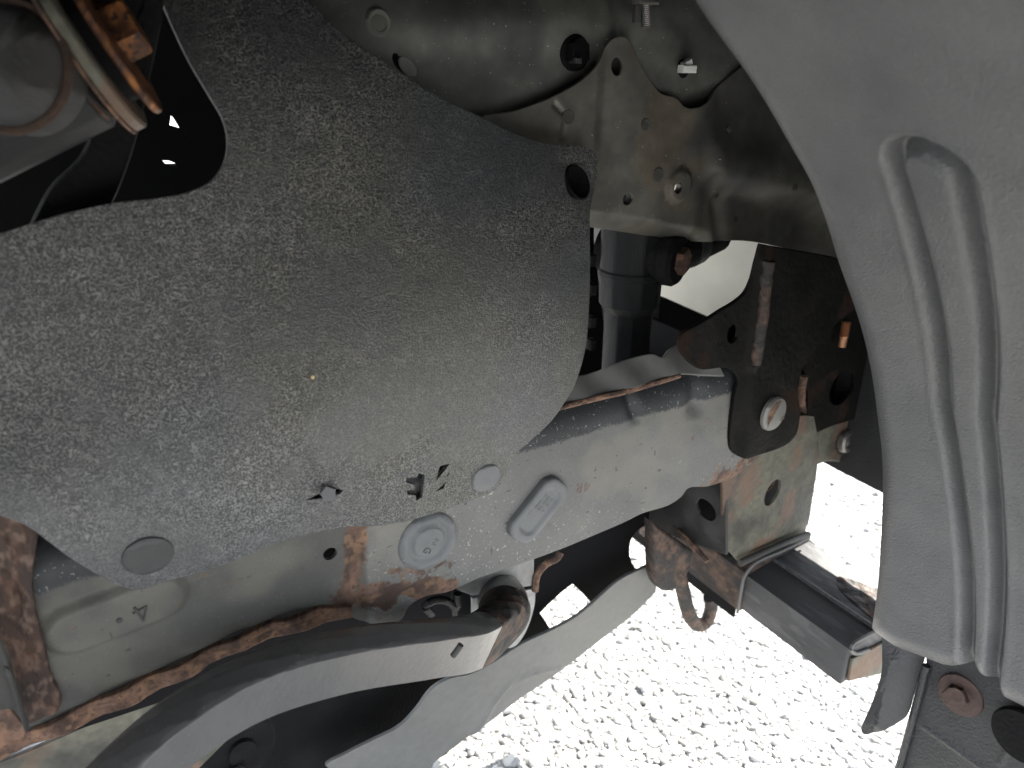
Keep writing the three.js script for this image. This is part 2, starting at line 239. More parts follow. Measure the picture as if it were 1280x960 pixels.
const sdLine = (x, y, l, r = 0) => { let m = 9; for (let i = 0; i + 1 < l.length; i++) m = Math.min(m, sdCap(x, y, l[i], l[i + 1], r)); return m; };

// ------------------------------------------------------------------ ground
{
  const g = new THREE.PlaneGeometry(300, 300); g.rotateX(-Math.PI / 2); const uv = g.attributes.uv; for (let i = 0; i < uv.count; i++) uv.setXY(i, uv.getX(i) * 300, uv.getY(i) * 300);
  mat('ground', tex(1024, 1024, (u, v) => { const a = fbm(u, v, 60, 3, 141), b = fbm(u, v, 5, 4, 142), k = sm(.58, .68, noise(u, v, 75, 143)); let q = mix3([.44, .435, .425], [.62, .61, .59], a).map(x => x * (.92 + .16 * b)); q = mix3(q, [.38, .38, .385], k * .7); return [q, a - .3 * k, .8]; }, 1), .6, .004);
  single('ground', 'pale sunlit coarse ground under the vehicle', 'ground', g, M.ground, { kind: 'structure' });
  // loose stones and aggregate standing out of the surface where the camera sees it from near
  let seed = 7; const rnd = () => hsh(seed++, 91, 5);
  const st = new THREE.IcosahedronGeometry(1, 1), sp = st.attributes.position;
  for (let i = 0; i < sp.count; i++) { const p = V().fromBufferAttribute(sp, i), k = .8 + .4 * hsh(Math.round(p.x * 50), Math.round(p.y * 50 + p.z * 333), 3); sp.setXYZ(i, p.x * k, p.y * k * .5, p.z * k); }
  const sg = toCreasedNormals(st.index ? st.toNonIndexed() : st, .9), N = 52000;
  const im = new THREE.InstancedMesh(sg, plain('stone', [1, 1, 1], .75), N), m = new THREE.Matrix4(), q = new THREE.Quaternion(), e = new THREE.Euler(), c = new THREE.Color();
  for (let i = 0; i < N; i++) {
    const x = .05 + 1.7 * rnd(), z = -1.35 + 1.3 * rnd(), r = .0022 + .0052 * rnd() * rnd(); e.set(.7 * (rnd() - .5), rnd() * 6.28, .7 * (rnd() - .5)); q.setFromEuler(e);
    m.compose(V(x, r * .1, z), q, V(r * (1 + .5 * rnd()), r, r)); im.setMatrixAt(i, m);
    const t = rnd(); let b = t < .16 ? .10 + .12 * rnd() : .22 + .30 * rnd(); c.setRGB(b * 1.02, b, b * (.9 + .1 * rnd())); im.setColorAt(i, c);
  }
  im.name = 'gravel'; im.userData = { kind: 'stuff', label: 'coarse pale gravel and aggregate lying in the sun under the vehicle', category: 'gravel' }; im.castShadow = im.receiveShadow = true; scene.add(im);
}
// ------------------------------------------------------------------ fender liner (near, on the right) and the bodywork over the wheel well
{
  const S = linerSurf();
  const left = [[860, -4], [880, 28], [900, 57], [940, 115], [985, 190], [1015, 240], [1036, 290], [1050, 335], [1070, 395], [1085, 455], [1097, 530], [1104, 580], [1105, 630], [1100, 700], [1094, 760], [1089, 792], [1089, 810], [1101, 818]];
  const bot = [[1112, 810], [1147, 824], [1177, 836], [1200, 836], [1220, 847], [1234, 859], [1237, 867], [1258, 880], [1300, 900]];
  const lu = curve(left, 12, false).map(p => S.uv(...p)).map(p => [p[0] - .0045, p[1]]), bu = curve(bot, 12, false).map(p => S.uv(...p)), e = bu[bu.length - 1];
  const A = S.uv(1160, 218), B = S.uv(1203, 520), C = S.uv(1217, 880), D = S.uv(1222, 960), RA = .0228, RB = .018, RC = .0135;
  const disp = (u, v) => {
    const d0 = sdCap(u, v, A, B, 0), t = clamp((v - C[1]) / (A[1] - C[1])), r = mix(RC, RA, t);
    const d = Math.min(sdCap(u, v, A, B, 0), sdCap(u, v, B, C, 0), sdCap(u, v, C, D, 0)) - r;
    let h = -.0092 * Math.exp(-Math.pow((d + .0056) / .0042, 2)) + .0008 * Math.exp(-Math.pow((d - .0022) / .003, 2)) + .0012 * sm(-.007, -.012, d);
    // a soft shoulder along the inboard edge and slight waviness of the moulding
    h += .0012 * Math.sin(u * 46 + v * 9) + .001 * Math.sin(v * 31 - u * 17);
    return h;
  };
  const zR = .1, sTop = LIN.R * 2.75, lin = (l, k, x) => { if (x <= l[0][k]) return l[0][1 - k]; for (let i = 0; i + 1 < l.length; i++) if (x <= l[i + 1][k]) return mix(l[i][1 - k], l[i + 1][1 - k], (x - l[i][k]) / (l[i + 1][k] - l[i][k] || 1)); return l[l.length - 1][1 - k]; };
  const L = [...lu].reverse().sort((p, q) => p[1] - q[1]); L.push([-.305, LIN.R * 1.2], [-.31, LIN.R * 1.6], [-.31, sTop]);
  const B0 = [...bu].sort((p, q) => p[0] - q[0]); B0.push([zR, e[1]]);
  const sMin = L[0][1];
  const bs = []; for (let i = 0; i <= 380; i++) { const t = i / 380; bs.push(t < .86 ? t / .86 * .62 : .62 + (t - .86) / .14 * .38); }
  const as = []; for (let i = 0; i <= 175; i++) { const t = i / 175; as.push(t < .22 ? .22 * Math.pow(t / .22, 1.5) : t); }
  const front = [], uvs = [], NR = bs.length, NC = as.length;
  const axis = [[-.4, D[0]], [D[1], D[0]], [C[1], C[0]], [B[1], B[0]], [A[1], A[0]], [3, A[0]]], axAt = v => lin(axis, 0, v), HB = .031;
  const zAt = (t, s0) => { const l = lin(L, 1, s0), ax = axAt(s0); return t < .22 ? mix(l, ax - HB, t / .22) : t < .84 ? mix(ax - HB, ax + HB, (t - .22) / .62) : mix(ax + HB, zR, (t - .84) / .16); };
  const pt = (i, j) => { const b = bs[i], s0 = mix(sMin, sTop, b), z = zAt(as[j], s0), sb = lin(B0, 0, Math.max(z, B0[0][0])); return [z, mix(sb, sTop, b)]; };
  const pos = [], idx = [];
  for (const back of [0, 1]) for (let i = 0; i < NR; i++) for (let j = 0; j < NC; j++) {
    const [u, v] = pt(i, j), de = Math.min(u - lin(L, 1, v), bs[i] * (sTop - sMin)), rd = .016, edge = de < rd ? -.0065 * Math.pow(1 - de / rd, 2) : 0;
    const q = S.map(u, v, disp(u, v) + edge - (back ? .0035 + edge * .4 : 0)); pos.push(q.x, q.y, q.z); uvs.push(u, v);
  }
  const nor = []; for (const back of [0, 1]) for (let i = 0; i < NR; i++) for (let j = 0; j < NC; j++) { const [u, v] = pt(i, j), E = 4e-4, sg = back ? -1 : 1; const hx = (disp(u + E, v) - disp(u - E, v)) / (2 * E), hy = (disp(u, v + E) - disp(u, v - E)) / (2 * E), [bu_, bv_, bn_] = S.basis(u, v), de = Math.min(u - lin(L, 1, v), bs[i] * (sTop - sMin)), m = V(0, 0, 0).addScaledVector(bu_, -hx - (u - lin(L, 1, v) < .016 ? .81 * (1 - clamp((u - lin(L, 1, v)) / .016)) : 0)).addScaledVector(bv_, -hy - (bs[i] * (sTop - sMin) < .016 ? .81 * (1 - bs[i] * (sTop - sMin) / .016) : 0)).addScaledVector(bn_, 1).normalize().multiplyScalar(sg); nor.push(m.x, m.y, m.z); }
  const id = (k, i, j) => k * NR * NC + i * NC + j, quad = (a, b, c, d) => idx.push(a, b, c, a, c, d);
  for (let i = 0; i + 1 < NR; i++) for (let j = 0; j + 1 < NC; j++) { quad(id(0, i, j), id(0, i, j + 1), id(0, i + 1, j + 1), id(0, i + 1, j)); quad(id(1, i, j), id(1, i + 1, j), id(1, i + 1, j + 1), id(1, i, j + 1)); }
  for (let i = 0; i + 1 < NR; i++) { quad(id(0, i, 0), id(0, i + 1, 0), id(1, i + 1, 0), id(1, i, 0)); quad(id(0, i + 1, NC - 1), id(0, i, NC - 1), id(1, i, NC - 1), id(1, i + 1, NC - 1)); }
  for (let j = 0; j + 1 < NC; j++) { quad(id(0, 0, j + 1), id(0, 0, j), id(1, 0, j), id(1, 0, j + 1)); quad(id(0, NR - 1, j), id(0, NR - 1, j + 1), id(1, NR - 1, j + 1), id(1, NR - 1, j)); }
  let g = new THREE.BufferGeometry(); g.setAttribute('position', new THREE.Float32BufferAttribute(pos, 3)); g.setAttribute('uv', new THREE.Float32BufferAttribute(uvs, 2)); g.setAttribute('normal', new THREE.Float32BufferAttribute(nor, 3)); g.setIndex(idx);
  single('fender_liner', 'large grey plastic fender liner with pressed channel on the right', 'fender liner', g, M.liner);
}
// ------------------------------------------------------------------ bodywork above and behind, out of the frame: it shades the wheel well
single('bonnet', 'dark underside of the bodywork above the wheel well', 'bonnet', sheet(yPlane(.935), [[-1.1, -.10], [.70, -.10], [.70, 1.4], [-1.1, 1.4]], { raw: true, thick: .012, bevel: .003 }), M.blackMatte);

single('front_fender', 'dark inside of the front fender above the wheel arch', 'fender', sheet(zPlane(.115), [[-1.1, .40], [-.62, .40], [-.52, .54], [-.30, .64], [.22, .64], [.44, .54], [.56, .40], [.70, .40], [.70, .94], [-1.1, .94]], { raw: true, thick: .006, bevel: .002 }), M.plasticDark);
single('bumper_cover', 'dark back of the bumper cover in front of the wheel well', 'bumper cover', sheet(xPlane(.71), [[-1.4, .335], [.10, .335], [.10, .94], [-1.4, .94]], { raw: true, holes: [[[815, 250], [815, 460], [970, 460], [970, 250]].map(p => xPlane(.71).uv(...p))], thick: .006, bevel: .002 }), M.plasticDark);

// ------------------------------------------------------------------ inner wing: upper pressed panel and the lower plate over it
{
  const S = zPlane(-.485), c0 = S.uv(620, 8), k = S.uv(700, 120);
  const disp = (u, v) => { // a pressed bowl that rolls inboard towards the top, with a shallow step on the right
    let h = -.034 * Math.pow(clamp((v - k[1]) / .12), 1.7) + .010 * Math.exp(-Math.pow((v - .80) / .022, 2)) * Math.exp(-Math.pow((u - c0[0]) / .12, 2));
    h -= .006 * sm(.415, .50, u); h += .006 * sm(.36, .40, u) * sm(.73, .76, v) - .004 * Math.exp(-Math.pow((u - .385) / .008, 2)) * sm(.74, .77, v);
    return h;
  };
  const out = [[285, -120], [300, 200], [560, 200], [700, 190], [800, 175], [960, 190], [1080, 260], [1100, 60], [980, -160]].map(p => S.uv(...p));
  const P = (px, py) => { const q = S.uv(px, py); return S.map(q[0], q[1], disp(q[0], q[1])); };
  const parts = [['panel', sheet(S, out, { raw: true, thick: .002, bevel: .0006, edge: .006, disp }), M.wingOlive]];
  const n = V(0, .05, 1);
  // square-shouldered plug, oval clip, small dimple boss
  const bx = P(718, 66); parts.push(['plug', merge([hex(bx, V(.25, .12, 1), .0105, .008, .5, 6), lathe([[0, 0], [.0125, 0], [.0125, .0015], [.011, .0025], [0, .0025]], bx, n)]), M.blackMatte, [['tongue', box(.006, .004, .012, bx.clone().add(V(-.004, -.005, .006)), null, .001), M.plasticDark]]]);
  const oc = P(506, 80), ov = ell(0, 0, .0105, .0058, -.75).map(p => p);
  const OS = plane(oc, V(.12, .08, 1));
  parts.push(['clip', sheet(OS, ov.map(p => [p[0], p[1]]), { raw: true, thick: .006, bevel: .002, seg: 3 }), M.blackMatte, [['clip_rim', (() => { const g = sheet(plane(oc.clone().add(V(.002, -.0015, .002)), V(.12, .08, 1)), ell(0, 0, .0075, .0042, -.75), { raw: true, holes: [ell(0, 0, .0058, .0024, -.75)], thick: .003, bevel: .0008 }); return g; })(), M.dustGrey]]]);
  const dp = P(474, 28); parts.push(['dimple', lathe([[0, -.003], [.0042, -.002], [.0055, .001], [.0072, .0014], [.0085, 0], [.0085, -.002]], dp, n), M.wingOlive]);
  thing('inner_wing', 'dark grey pressed inner wing panel at the top, with square plug and oval clip', 'wing panel', parts);
  // white clip and the stud and nut above it
  const wc = P(850, 86);
  thing('plastic_clip', 'small white plastic clip on the inner wing beside the fender liner', 'clip', [['clip_head', box(.0145, .0058, .008, wc.clone().add(V(0, 0, .005)), new THREE.Matrix4().makeRotationZ(-.02), .0016), M.white, [['clip_step', box(.008, .0045, .007, wc.clone().add(V(.0005, .004, .003)), new THREE.Matrix4().makeRotationZ(.4), .0012), M.white]]], ['clip_foot', lathe([[0, -.004], [.006, -.004], [.007, 0], [.004, .002], [0, .002]], wc, n), M.blackMatte]]);
  const sc = P(793, 22), prof = []; for (let i = 0; i < 12; i++) { const y = -.010 + i * .0013; prof.push([.0036, y], [.0041, y + .0005]); } prof.unshift([0, -.010]); prof.push([0, .0056]);
  const sdir = V(.05, -1, .12);
  thing('stud_bolt', 'threaded stud hanging below a square nut at the top edge of the inner wing', 'bolt', [['thread', lathe(prof.map(p => [p[0], p[1] + .002]), sc.clone().add(V(0, 0, .012)), sdir, 24, .3), M.steel], ['nut', box(.019, .009, .014, sc.clone().add(V(-.002, .0125, .011)), null, .0015), M.wing], ['clip_tab', box(.006, .012, .004, sc.clone().add(V(-.0085, .002, .012)), null, .001), M.black]]);
}
{
  const S = zPlane(-.474);
  const top = [[600, 150], [600, 145], [640, 138], [690, 119], [728, 97], [747, 76], [757, 57], [768, 47], [782, 46], [791, 56], [798, 76], [812, 98], [828, 117], [845, 122], [857, 134], [876, 133], [905, 110], [960, 70], [1060, 60], [1100, 200], [1110, 350], [1110, 350], [1046, 331], [990, 313], [942, 304], [905, 305], [880, 309], [800, 297], [740, 289], [690, 283], [690, 283], [600, 230], [600, 230]];
  const out = curve(top, 6).map(p => S.uv(...p));
  const lip = [S.uv(690, 274), S.uv(740, 281), S.uv(880, 300), S.uv(950, 300)];
  const q1 = S.uv(848, 232), bead = [S.uv(747, 95), S.uv(742, 182)], rA = S.uv(935, 226), rB = S.uv(1080, 262), st = S.uv(880, 180), pk = [S.uv(690, 130), S.uv(703, 145), S.uv(700, 172)], f3 = [S.uv(905, 255), S.uv(912, 300)];
  const disp = (u, v) => {
    let h = 0;
    const d = v - (lip[0][1] + (u - lip[0][0]) * (lip[2][1] - lip[0][1]) / (lip[2][0] - lip[0][0]));   // lower edge rolled inboard
    if (d < .012) h -= Math.pow((.012 - d) / .012, 2) * .0125 * (1 - sm(lip[2][0] - .01, lip[2][0] + .03, u));
    h += .0035 * (1 - sm(-.006, .006, u - bead[0][0] - .002 - (v - bead[0][1]) * (bead[1][0] - bead[0][0]) / (bead[1][1] - bead[0][1]))) * sm(.69, .71, v);   // the left third stands proud
    h += -.0016 * Math.exp(-Math.pow(sdLine(u, v, pk) / .0022, 2));
    const r = Math.hypot(u - q1[0], v - q1[1]); h += .005 * sm(.016, .0105, r) * 1;                      // raised seat of the right hole
    const s = sm(st[0] - .004, st[0] + .022, u), dr = sdCap(u, v, rA, rB, 0), up = v - (rA[1] + (u - rA[0]) * (rB[1] - rA[1]) / (rB[0] - rA[0]));
    h += s * (-.009 + .017 * Math.exp(-Math.pow((up - .006) / (up > .006 ? .030 : .016), 2)));             // step back to the right and the crowned ridge across it
    h += -.006 * Math.exp(-Math.pow(sdLine(u, v, f3) / .008, 2));
    h += .0006 * Math.sin(u * 90 + v * 40) + .0004 * Math.sin(v * 140 - u * 60);
    return h;
  };
  const hole = (px, py, r, ry = r) => { const c = S.uv(px, py); return ell(c[0], c[1], r, ry, .1); };
  const P = (px, py, l = 0) => { const q = S.uv(px, py); return S.map(q[0], q[1], disp(q[0], q[1]) + l); };
  const parts = [['plate', sheet(S, out, { raw: true, holes: [hole(771, 83, .0048, .0062), hole(844, 234, .0046), hole(785, 249, .0046)], thick: .0028, bevel: .0009, edge: .0045, disp }), M.wing]];
  for (const [x, y, r] of [[706, 146, .0052], [806, 156, .0046], [822, 219, .0058]]) { const c = P(x, y, .0002); parts.push(['spot_weld', lathe([[r, -.001], [r, .0004], [r * .8, .0008], [r * .6, .0003], [0, .0002]], c, V(0, 0, 1), 28), M.wing]); }
  parts.push(['weld_nut', lathe([[.0075, -.004], [.0075, .001], [.0046, .001], [.0046, -.004]], P(844, 234, -.004), V(0, 0, 1), 28), M.steel]);
  parts.push(['weld_nut', lathe([[.0075, -.004], [.0075, .001], [.0044, .001], [.0044, -.004]], P(785, 249, -.004), V(0, 0, 1), 28), M.black]);
  for (const [x, y] of [[928, 277], [905, 246], [985, 232], [915, 162]]) parts.push(['weld_pip', lathe([[.0032, -.001], [.003, .0006], [.0015, .0014], [0, .0015]], P(x, y), V(0, .1, 1), 16), M.wing]);
  thing('wing_plate', 'brownish sheet metal plate with three holes between the splash guard and the liner', 'metal plate', parts);
}

// ------------------------------------------------------------------ engine bay seen through the gaps
{
  const S = zPlane(-.74), parts = [];
  // dark side of the engine bay; two narrow gaps let the daylight from the far side of the vehicle through
  const gl1 = [[213, 143], [218, 147], [226, 161], [211, 157]], gl2 = [[202, 200], [211, 200], [219, 203], [223, 208], [223, 210], [214, 209], [206, 205]];
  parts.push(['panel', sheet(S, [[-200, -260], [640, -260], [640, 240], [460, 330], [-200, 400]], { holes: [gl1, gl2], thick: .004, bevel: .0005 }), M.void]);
  parts.push(['rail', sweep([at(190, 211, .70), at(252, 209, .70)], () => ringPts(.0042), UP, 4), M.black]);
  thing('engine_bay_panel', 'black engine bay panel behind the opening at the top left of the guard', 'panel', parts);
}
{ // hose, elbow with clamp bolt, and what stands behind them
  const Z = -.53, c = onZ(786, 380, Z), t = onZ(790, 270, Z), b = onZ(782, 490, Z), R = .0275;
  const dir = V(0, 1, 0), base = V(c.x, b.y, Z), H = t.y - b.y + .06, k = onZ(786, 382, Z).y - b.y;
  const hose = lathe([[0, 0], [R - .005, 0], [R - .005, k - .02], [R - .004, k - .004], [R + .001, k + .004], [R + .002, k + .030], [R + .0035, k + .032], [R + .0035, k + .036], [R + .002, k + .038], [R + .002, H], [0, H]], base, dir, 48);
  const e0 = onZ(850, 326, Z + .04), ax = V(.42, -.02, .9).normalize();
  const tail = onZ(905, 322, Z - .03);
  thing('intake_hose', 'black upright hose with side elbow behind the gap right of the splash guard', 'hose', [
    ['hose_body', hose, M.hose || mat('hose', tex(256, 256, (u, v) => [mix3([.08, .085, .09], [.14, .145, .15], fbm(u, v, 8, 4, 221)), noise(u, v, 80, 222), .55], 1), .1, .0002, { specularIntensity: .4 })],
    ['elbow', merge([lathe([[.022, -.06], [.022, 0], [.024, .003], [.024, .012], [.021, .016], [0, .016]], e0.clone().addScaledVector(ax, -.016), ax, 40), sweep([e0.clone().add(V(.0, .004, -.02)), e0.clone().add(V(.03, .004, -.03)), e0.clone().add(V(.075, .012, -.035))], () => ringPts(.021), UP, 12)]), M.blackMatte],
    ['hose_band', sweep([e0.clone().add(V(.033, .004, -.031)), e0.clone().add(V(.046, .006, -.033))], () => ringPts(.0232), UP, 4), M.plasticDark],
    ['bolt', hex(e0.clone(), ax, .0125, .007, .3), M.rust],
  ]);
  const S = zPlane(-.61);
  single('fascia_panel', 'pale panel seen through the gap behind the black hose', 'panel', sheet(xPlane(.697), poly([[790, 215], [985, 215], [985, 490], [790, 490]]), { thick: .004, bevel: .001 }), M.pale);
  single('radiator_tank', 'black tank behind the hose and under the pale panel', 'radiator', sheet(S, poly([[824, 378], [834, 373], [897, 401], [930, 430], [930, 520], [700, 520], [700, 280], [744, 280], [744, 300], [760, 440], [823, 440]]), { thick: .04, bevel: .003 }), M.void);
  // ribbed edge of the dark shroud just behind the guard's right edge
  const rb = []; for (const y of [325, 362, 402, 430]) rb.push(box(.006, .009, .008, onZ(739, y, -.47), null, .001));
  single('shroud_edge', 'ribbed dark edge just behind the right edge of the splash guard', 'shroud', merge(rb), M.blackMatte);
}

// ------------------------------------------------------------------ frame rail
{
  const S = zPlane(-.42), px = (x, y) => S.uv(x, y);
  const low = [[20, 918], [75, 895], [200, 836], [300, 790], [400, 757], [425, 760], [440, 772], [470, 780], [500, 772], [510, 756], [530, 744], [560, 738], [600, 720], [662, 699], [700, 685], [740, 668], [780, 651], [800, 641], [832, 630], [848, 618], [856, 607], [880, 604], [912, 592], [935, 575]];
  const lowU = curve(low, 6, false).map(p => px(...p)), topY = .531;
  const out = [...lowU, [px(960, 560)[0], .49], [px(960, 520)[0], topY - .004], [px(900, 470)[0], topY], [px(60, 700)[0], topY], [-.16, topY], [-.16, lowU[0][1]]];
  const a = px(93, 785), b = px(199, 745), seam = px(465, 700)[0], d1 = px(790, 507), d2 = px(806, 530), d3 = px(868, 490), r0 = .02, joint = px(455, 700)[0];
  const botAt = u => { const i = lowU.findIndex(p => p[0] > u); return i > 0 ? lowU[i][1] : lowU[0][1]; };
  const disp = (u, v) => {
    let h = 0; const t = v - (topY - r0); if (t > 0) h -= r0 - Math.sqrt(Math.max(1e-6, r0 * r0 - Math.min(t, r0 * .985) ** 2));
    const d = sdCap(u, v, a, b, .0185); h += .0052 * (1 - sm(-.0068, .0005, d));                          // pressed oval recess
    h += .0022 * sm(joint - .002, joint + .0015, u) - .0012 * Math.exp(-Math.pow((u - joint + .004) / .0022, 2)); // the front section laps over the rear one
    h += .001 * Math.exp(-Math.pow((u - seam) / .004, 2)) * sm(.44, .46, v);
    const g = u - d1[0] + (v - d1[1]) * .25; h -= .006 * sm(.497, .512, v) * Math.exp(-Math.pow(g / .006, 2)); // crush notches under the top edge
    h -= .006 * sm(.487, .502, v) * Math.exp(-Math.pow((u - d3[0]) / .009, 2));
    h += .007 * sm(.38, .46, u) * Math.exp(-Math.pow((v - .452) / .05, 2)) * (1 - sm(.50, .56, u));          // belly of the front section
    h += .0005 * Math.sin(u * 70) * Math.sin(v * 90 + 1);
    return h;
  };
  const X0 = -.17, X1 = .60, Y0 = .34, Y1 = .54;
  const W = (pl) => pl.map(p => px(...p));
  const rV = W([[445, 640], [443, 690], [438, 735]]), rH = W([[440, 742], [480, 740], [520, 735], [560, 728]]), rL = W([[260, 822], [330, 795], [400, 770], [440, 752]]), rP = W([[500, 712], [560, 700]]), rE = W([[890, 600], [930, 560], [925, 510]]), rE2 = W([[905, 600], [960, 575]]);
  const tx = tex(2048, 560, (u, v) => {
    const x = X0 + u * (X1 - X0), y = Y0 + v * (Y1 - Y0), uu = x * 2.4 + 3, vv = y * 2.4 + 3;
    const n = fbm(uu, vv, 26, 4, 151), n2 = fbm(uu, vv, 9, 4, 152), f = noise(uu, vv, 280, 153), g2 = noise(uu, vv, 420, 158);
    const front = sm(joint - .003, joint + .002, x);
    let q = mix3(mix3([.205, .207, .203], [.26, .261, .25], n2), mix3([.29, .292, .29], [.345, .347, .34], n2), front).map(c => c * (.93 + .07 * n + .06 * g2));  // rear section's darker base colour stands in for the weaker light there
    const sp = sm(.84, .94, f) * (.1 + .5 * front * sm(.42, .6, fbm(uu, vv, 6, 3, 157))); q = mix3(q, [.74, .72, .68], sp * .6);
    q = mix3(q, [.45, .435, .385], sm(.5, .7, fbm(uu, vv, 7, 4, 160)) * .3);
    q = mix3(q, [.2, .19, .18], sm(.955, .97, noise(uu, vv, 120, 154)) * .8);
    const j = (n - .5) * .022 + (fbm(uu, vv, 110, 3, 161) - .5) * .012;
    let k = Math.max(1 - sm(.004, .010, sdLine(x, y, rV) + j * .35), 1 - sm(.006, .013, sdLine(x, y, rH) + j), (1 - sm(.002, .008, sdLine(x, y, rL) + j * .8)) * .9, (1 - sm(.002, .012, sdLine(x, y, rP) + j * 1.3)) * .75, (1 - sm(.006, .02, sdLine(x, y, rE) + j * 1.5)) * .9, (1 - sm(.003, .012, sdLine(x, y, rE2) + j)) * .9);
    k = Math.max(k, sm(.80, .86, fbm(uu, vv, 60, 3, 159)) * .5);
    q = mix3(q, rustCol(uu, vv, 155, 2).map(c => c * .92), sm(.2, .9, k) * .92);
    // the rounded upper edge is coloured darker, with pale specks on it
    const tk = sm(.5035, .507, y + (n - .5) * .006 + (g2 - .5) * .003); q = mix3(q, mix3([.1, .107, .115], [.19, .2, .21], n2), tk * .95); q = mix3(q, [.55, .56, .56], tk * sm(.86, .95, noise(uu, vv, 330, 163)) * .7);
    return [q, .4 + .25 * (k > .3 ? fbm(uu, vv, 60, 4, 156) * 2 - .6 : .3) + .12 * sp + .08 * g2, .62 + .25 * k];
  });
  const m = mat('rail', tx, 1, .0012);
  const hole = px(413, 693), P = (x, y, l = 0) => { const q = px(x, y); return S.map(q[0], q[1], disp(q[0], q[1]) + l); };
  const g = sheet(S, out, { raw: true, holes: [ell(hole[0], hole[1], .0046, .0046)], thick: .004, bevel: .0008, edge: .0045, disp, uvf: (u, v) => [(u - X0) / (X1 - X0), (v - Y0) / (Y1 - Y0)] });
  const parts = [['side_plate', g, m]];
  // round rubber plug and rounded rectangular rubber plug with raised lettering
  const p1 = P(533, 674, .0006), nn = V(0, 0, 1);
  const R1 = .0232;
  parts.push(['round_plug', lathe([[R1, -.002], [R1, .0006], [R1 - .0008, .0020], [R1 - .0022, .0030], [R1 - .0044, .0034], [R1 - .0062, .0022], [R1 - .0082, .0002], [R1 - .0094, -.0002], [R1 - .0106, .0006], [R1 - .0118, .0024], [R1 - .0132, .0030], [R1 - .016, .0031], [.001, .0031], [0, .0031]], p1, nn, 72, .9), M.rubber, [['lettering', text('G', S, 530, 683, .0058, -2.2, .0007, .0056), M.rubberDark], ['lettering', text('oo', S, 540, 672, .0042, -2.2, .0006, .0056), M.rubber]]]);
  { const A = S.uv(650, 655), B = S.uv(685, 611), cx = (A[0] + B[0]) / 2, cy = (A[1] + B[1]) / 2, ang = Math.atan2(B[1] - A[1], B[0] - A[0]), L = Math.hypot(B[0] - A[0], B[1] - A[1]) + .023, ca = Math.cos(ang), sa = Math.sin(ang);
    const rr = (w, h, r, k = 6) => { const o = []; for (const [sx, sy, a0] of [[1, 1, 0], [-1, 1, 1], [-1, -1, 2], [1, -1, 3]]) for (let i = 0; i <= k; i++) { const t = (a0 + i / k) * Math.PI / 2; o.push([sx * (w / 2 - r) + r * Math.cos(t), sy * (h / 2 - r) + r * Math.sin(t)]); } return o.map(([x, y]) => [cx + x * ca - y * sa, cy + x * sa + y * ca]); };
    const S2 = plane(V(0, 0, S.O.z + disp(cx, cy) + .0072), nn);
    const inner = (u, v) => { const x = (u - cx) * ca + (v - cy) * sa, y = -(u - cx) * sa + (v - cy) * ca, qx = Math.abs(x) - (L / 2 - .0145), qy = Math.abs(y) - .0023, d = Math.hypot(Math.max(qx, 0), Math.max(qy, 0)) + Math.min(Math.max(qx, qy), 0) - .0075; return -.0022 * (1 - sm(-.0035, .0005, d)); };
    const marks = []; const cell = (i, j, w) => marks.push(box(w, .0009, .0006, S2.map(cx + i * ca - j * sa, cy + i * sa + j * ca, -.0021), new THREE.Matrix4().makeRotationZ(ang + 1.57), .0001));
    for (let i = 0; i < 9; i++) for (let j = -1; j <= 1; j++) if (hsh(i, j + 4, 77) > .25) cell(.0005 + i * .0016, j * .0042, .0022 + .0012 * hsh(i, j + 4, 78));
    parts.push(['rectangular_plug', sheet(S2, rr(L, .0296, .0115), { raw: true, thick: .009, bevel: .0032, edge: .0025, seg: 5, disp: inner }), M.rubber, [['lettering', text('6', S2, 662, 641, .0068, 2.5, .0007, -.0024), M.rubberDark], ['lettering', merge(marks), M.rubber]]]);
  }
  parts.push(['printed_mark', text('4R', S, 727, 608, .0088, Math.PI - .12, .0002, disp(...px(727, 608)) + .0001), M.ink]);
  parts.push(['stamped_mark', text('4', S, 176, 759, .0115, Math.PI + .25, .0011, .0051), plain('stampGrey', [.045, .045, .043], .7)]);
  { const c = P(148, 769, 0); parts.push(['stamped_dot', lathe([[.0022, -.001], [.0016, .0006], [0, .0009]], c, nn, 16), M.stampGrey]); }
  parts.push(['inner_plate', sheet(zPlane(-.468), poly([[-60, 560], [620, 480], [860, 470], [860, 590], [780, 640], [660, 690], [560, 730], [450, 790], [300, 845], [60, 925], [-60, 960]]), { thick: .003, bevel: .0006 }), M.void]);  // near-black sheet added so the hole and the lower gap read as shade
  // the upper flange plate with its rusty edge
  const tp0 = onY(780, 489, .5345), T = plane(tp0, V(-.03, .55, .83));
  parts.push(['top_plate', sheet(T, curve([[640, 520], [640, 520], [705, 506], [780, 489], [850, 468], [905, 470], [905, 470], [880, 425], [855, 428], [838, 436], [826, 447], [815, 443], [790, 447], [768, 455], [742, 465], [725, 469], [700, 480], [640, 500], [640, 500]], 6), { thick: .004, bevel: .001, edge: .006, disp: (u, v) => .0012 * Math.sin(u * 60) + .0015 * Math.sin(u * 140 + v * 90) }), M.trayGrey]);
  { const l = [[640, 522], [705, 508], [745, 498], [780, 490], [815, 480], [850, 469]].map(p => T.uv(p[0], p[1])).map(q => T.map(q[0], q[1], -.0005)); parts.push(['rusty_seam', sweep(l, t => ringPts(.0015 + .0012 * fbm(t, .3, 26, 3, 301), 10, .0024), UP, 110), M.rust]); }
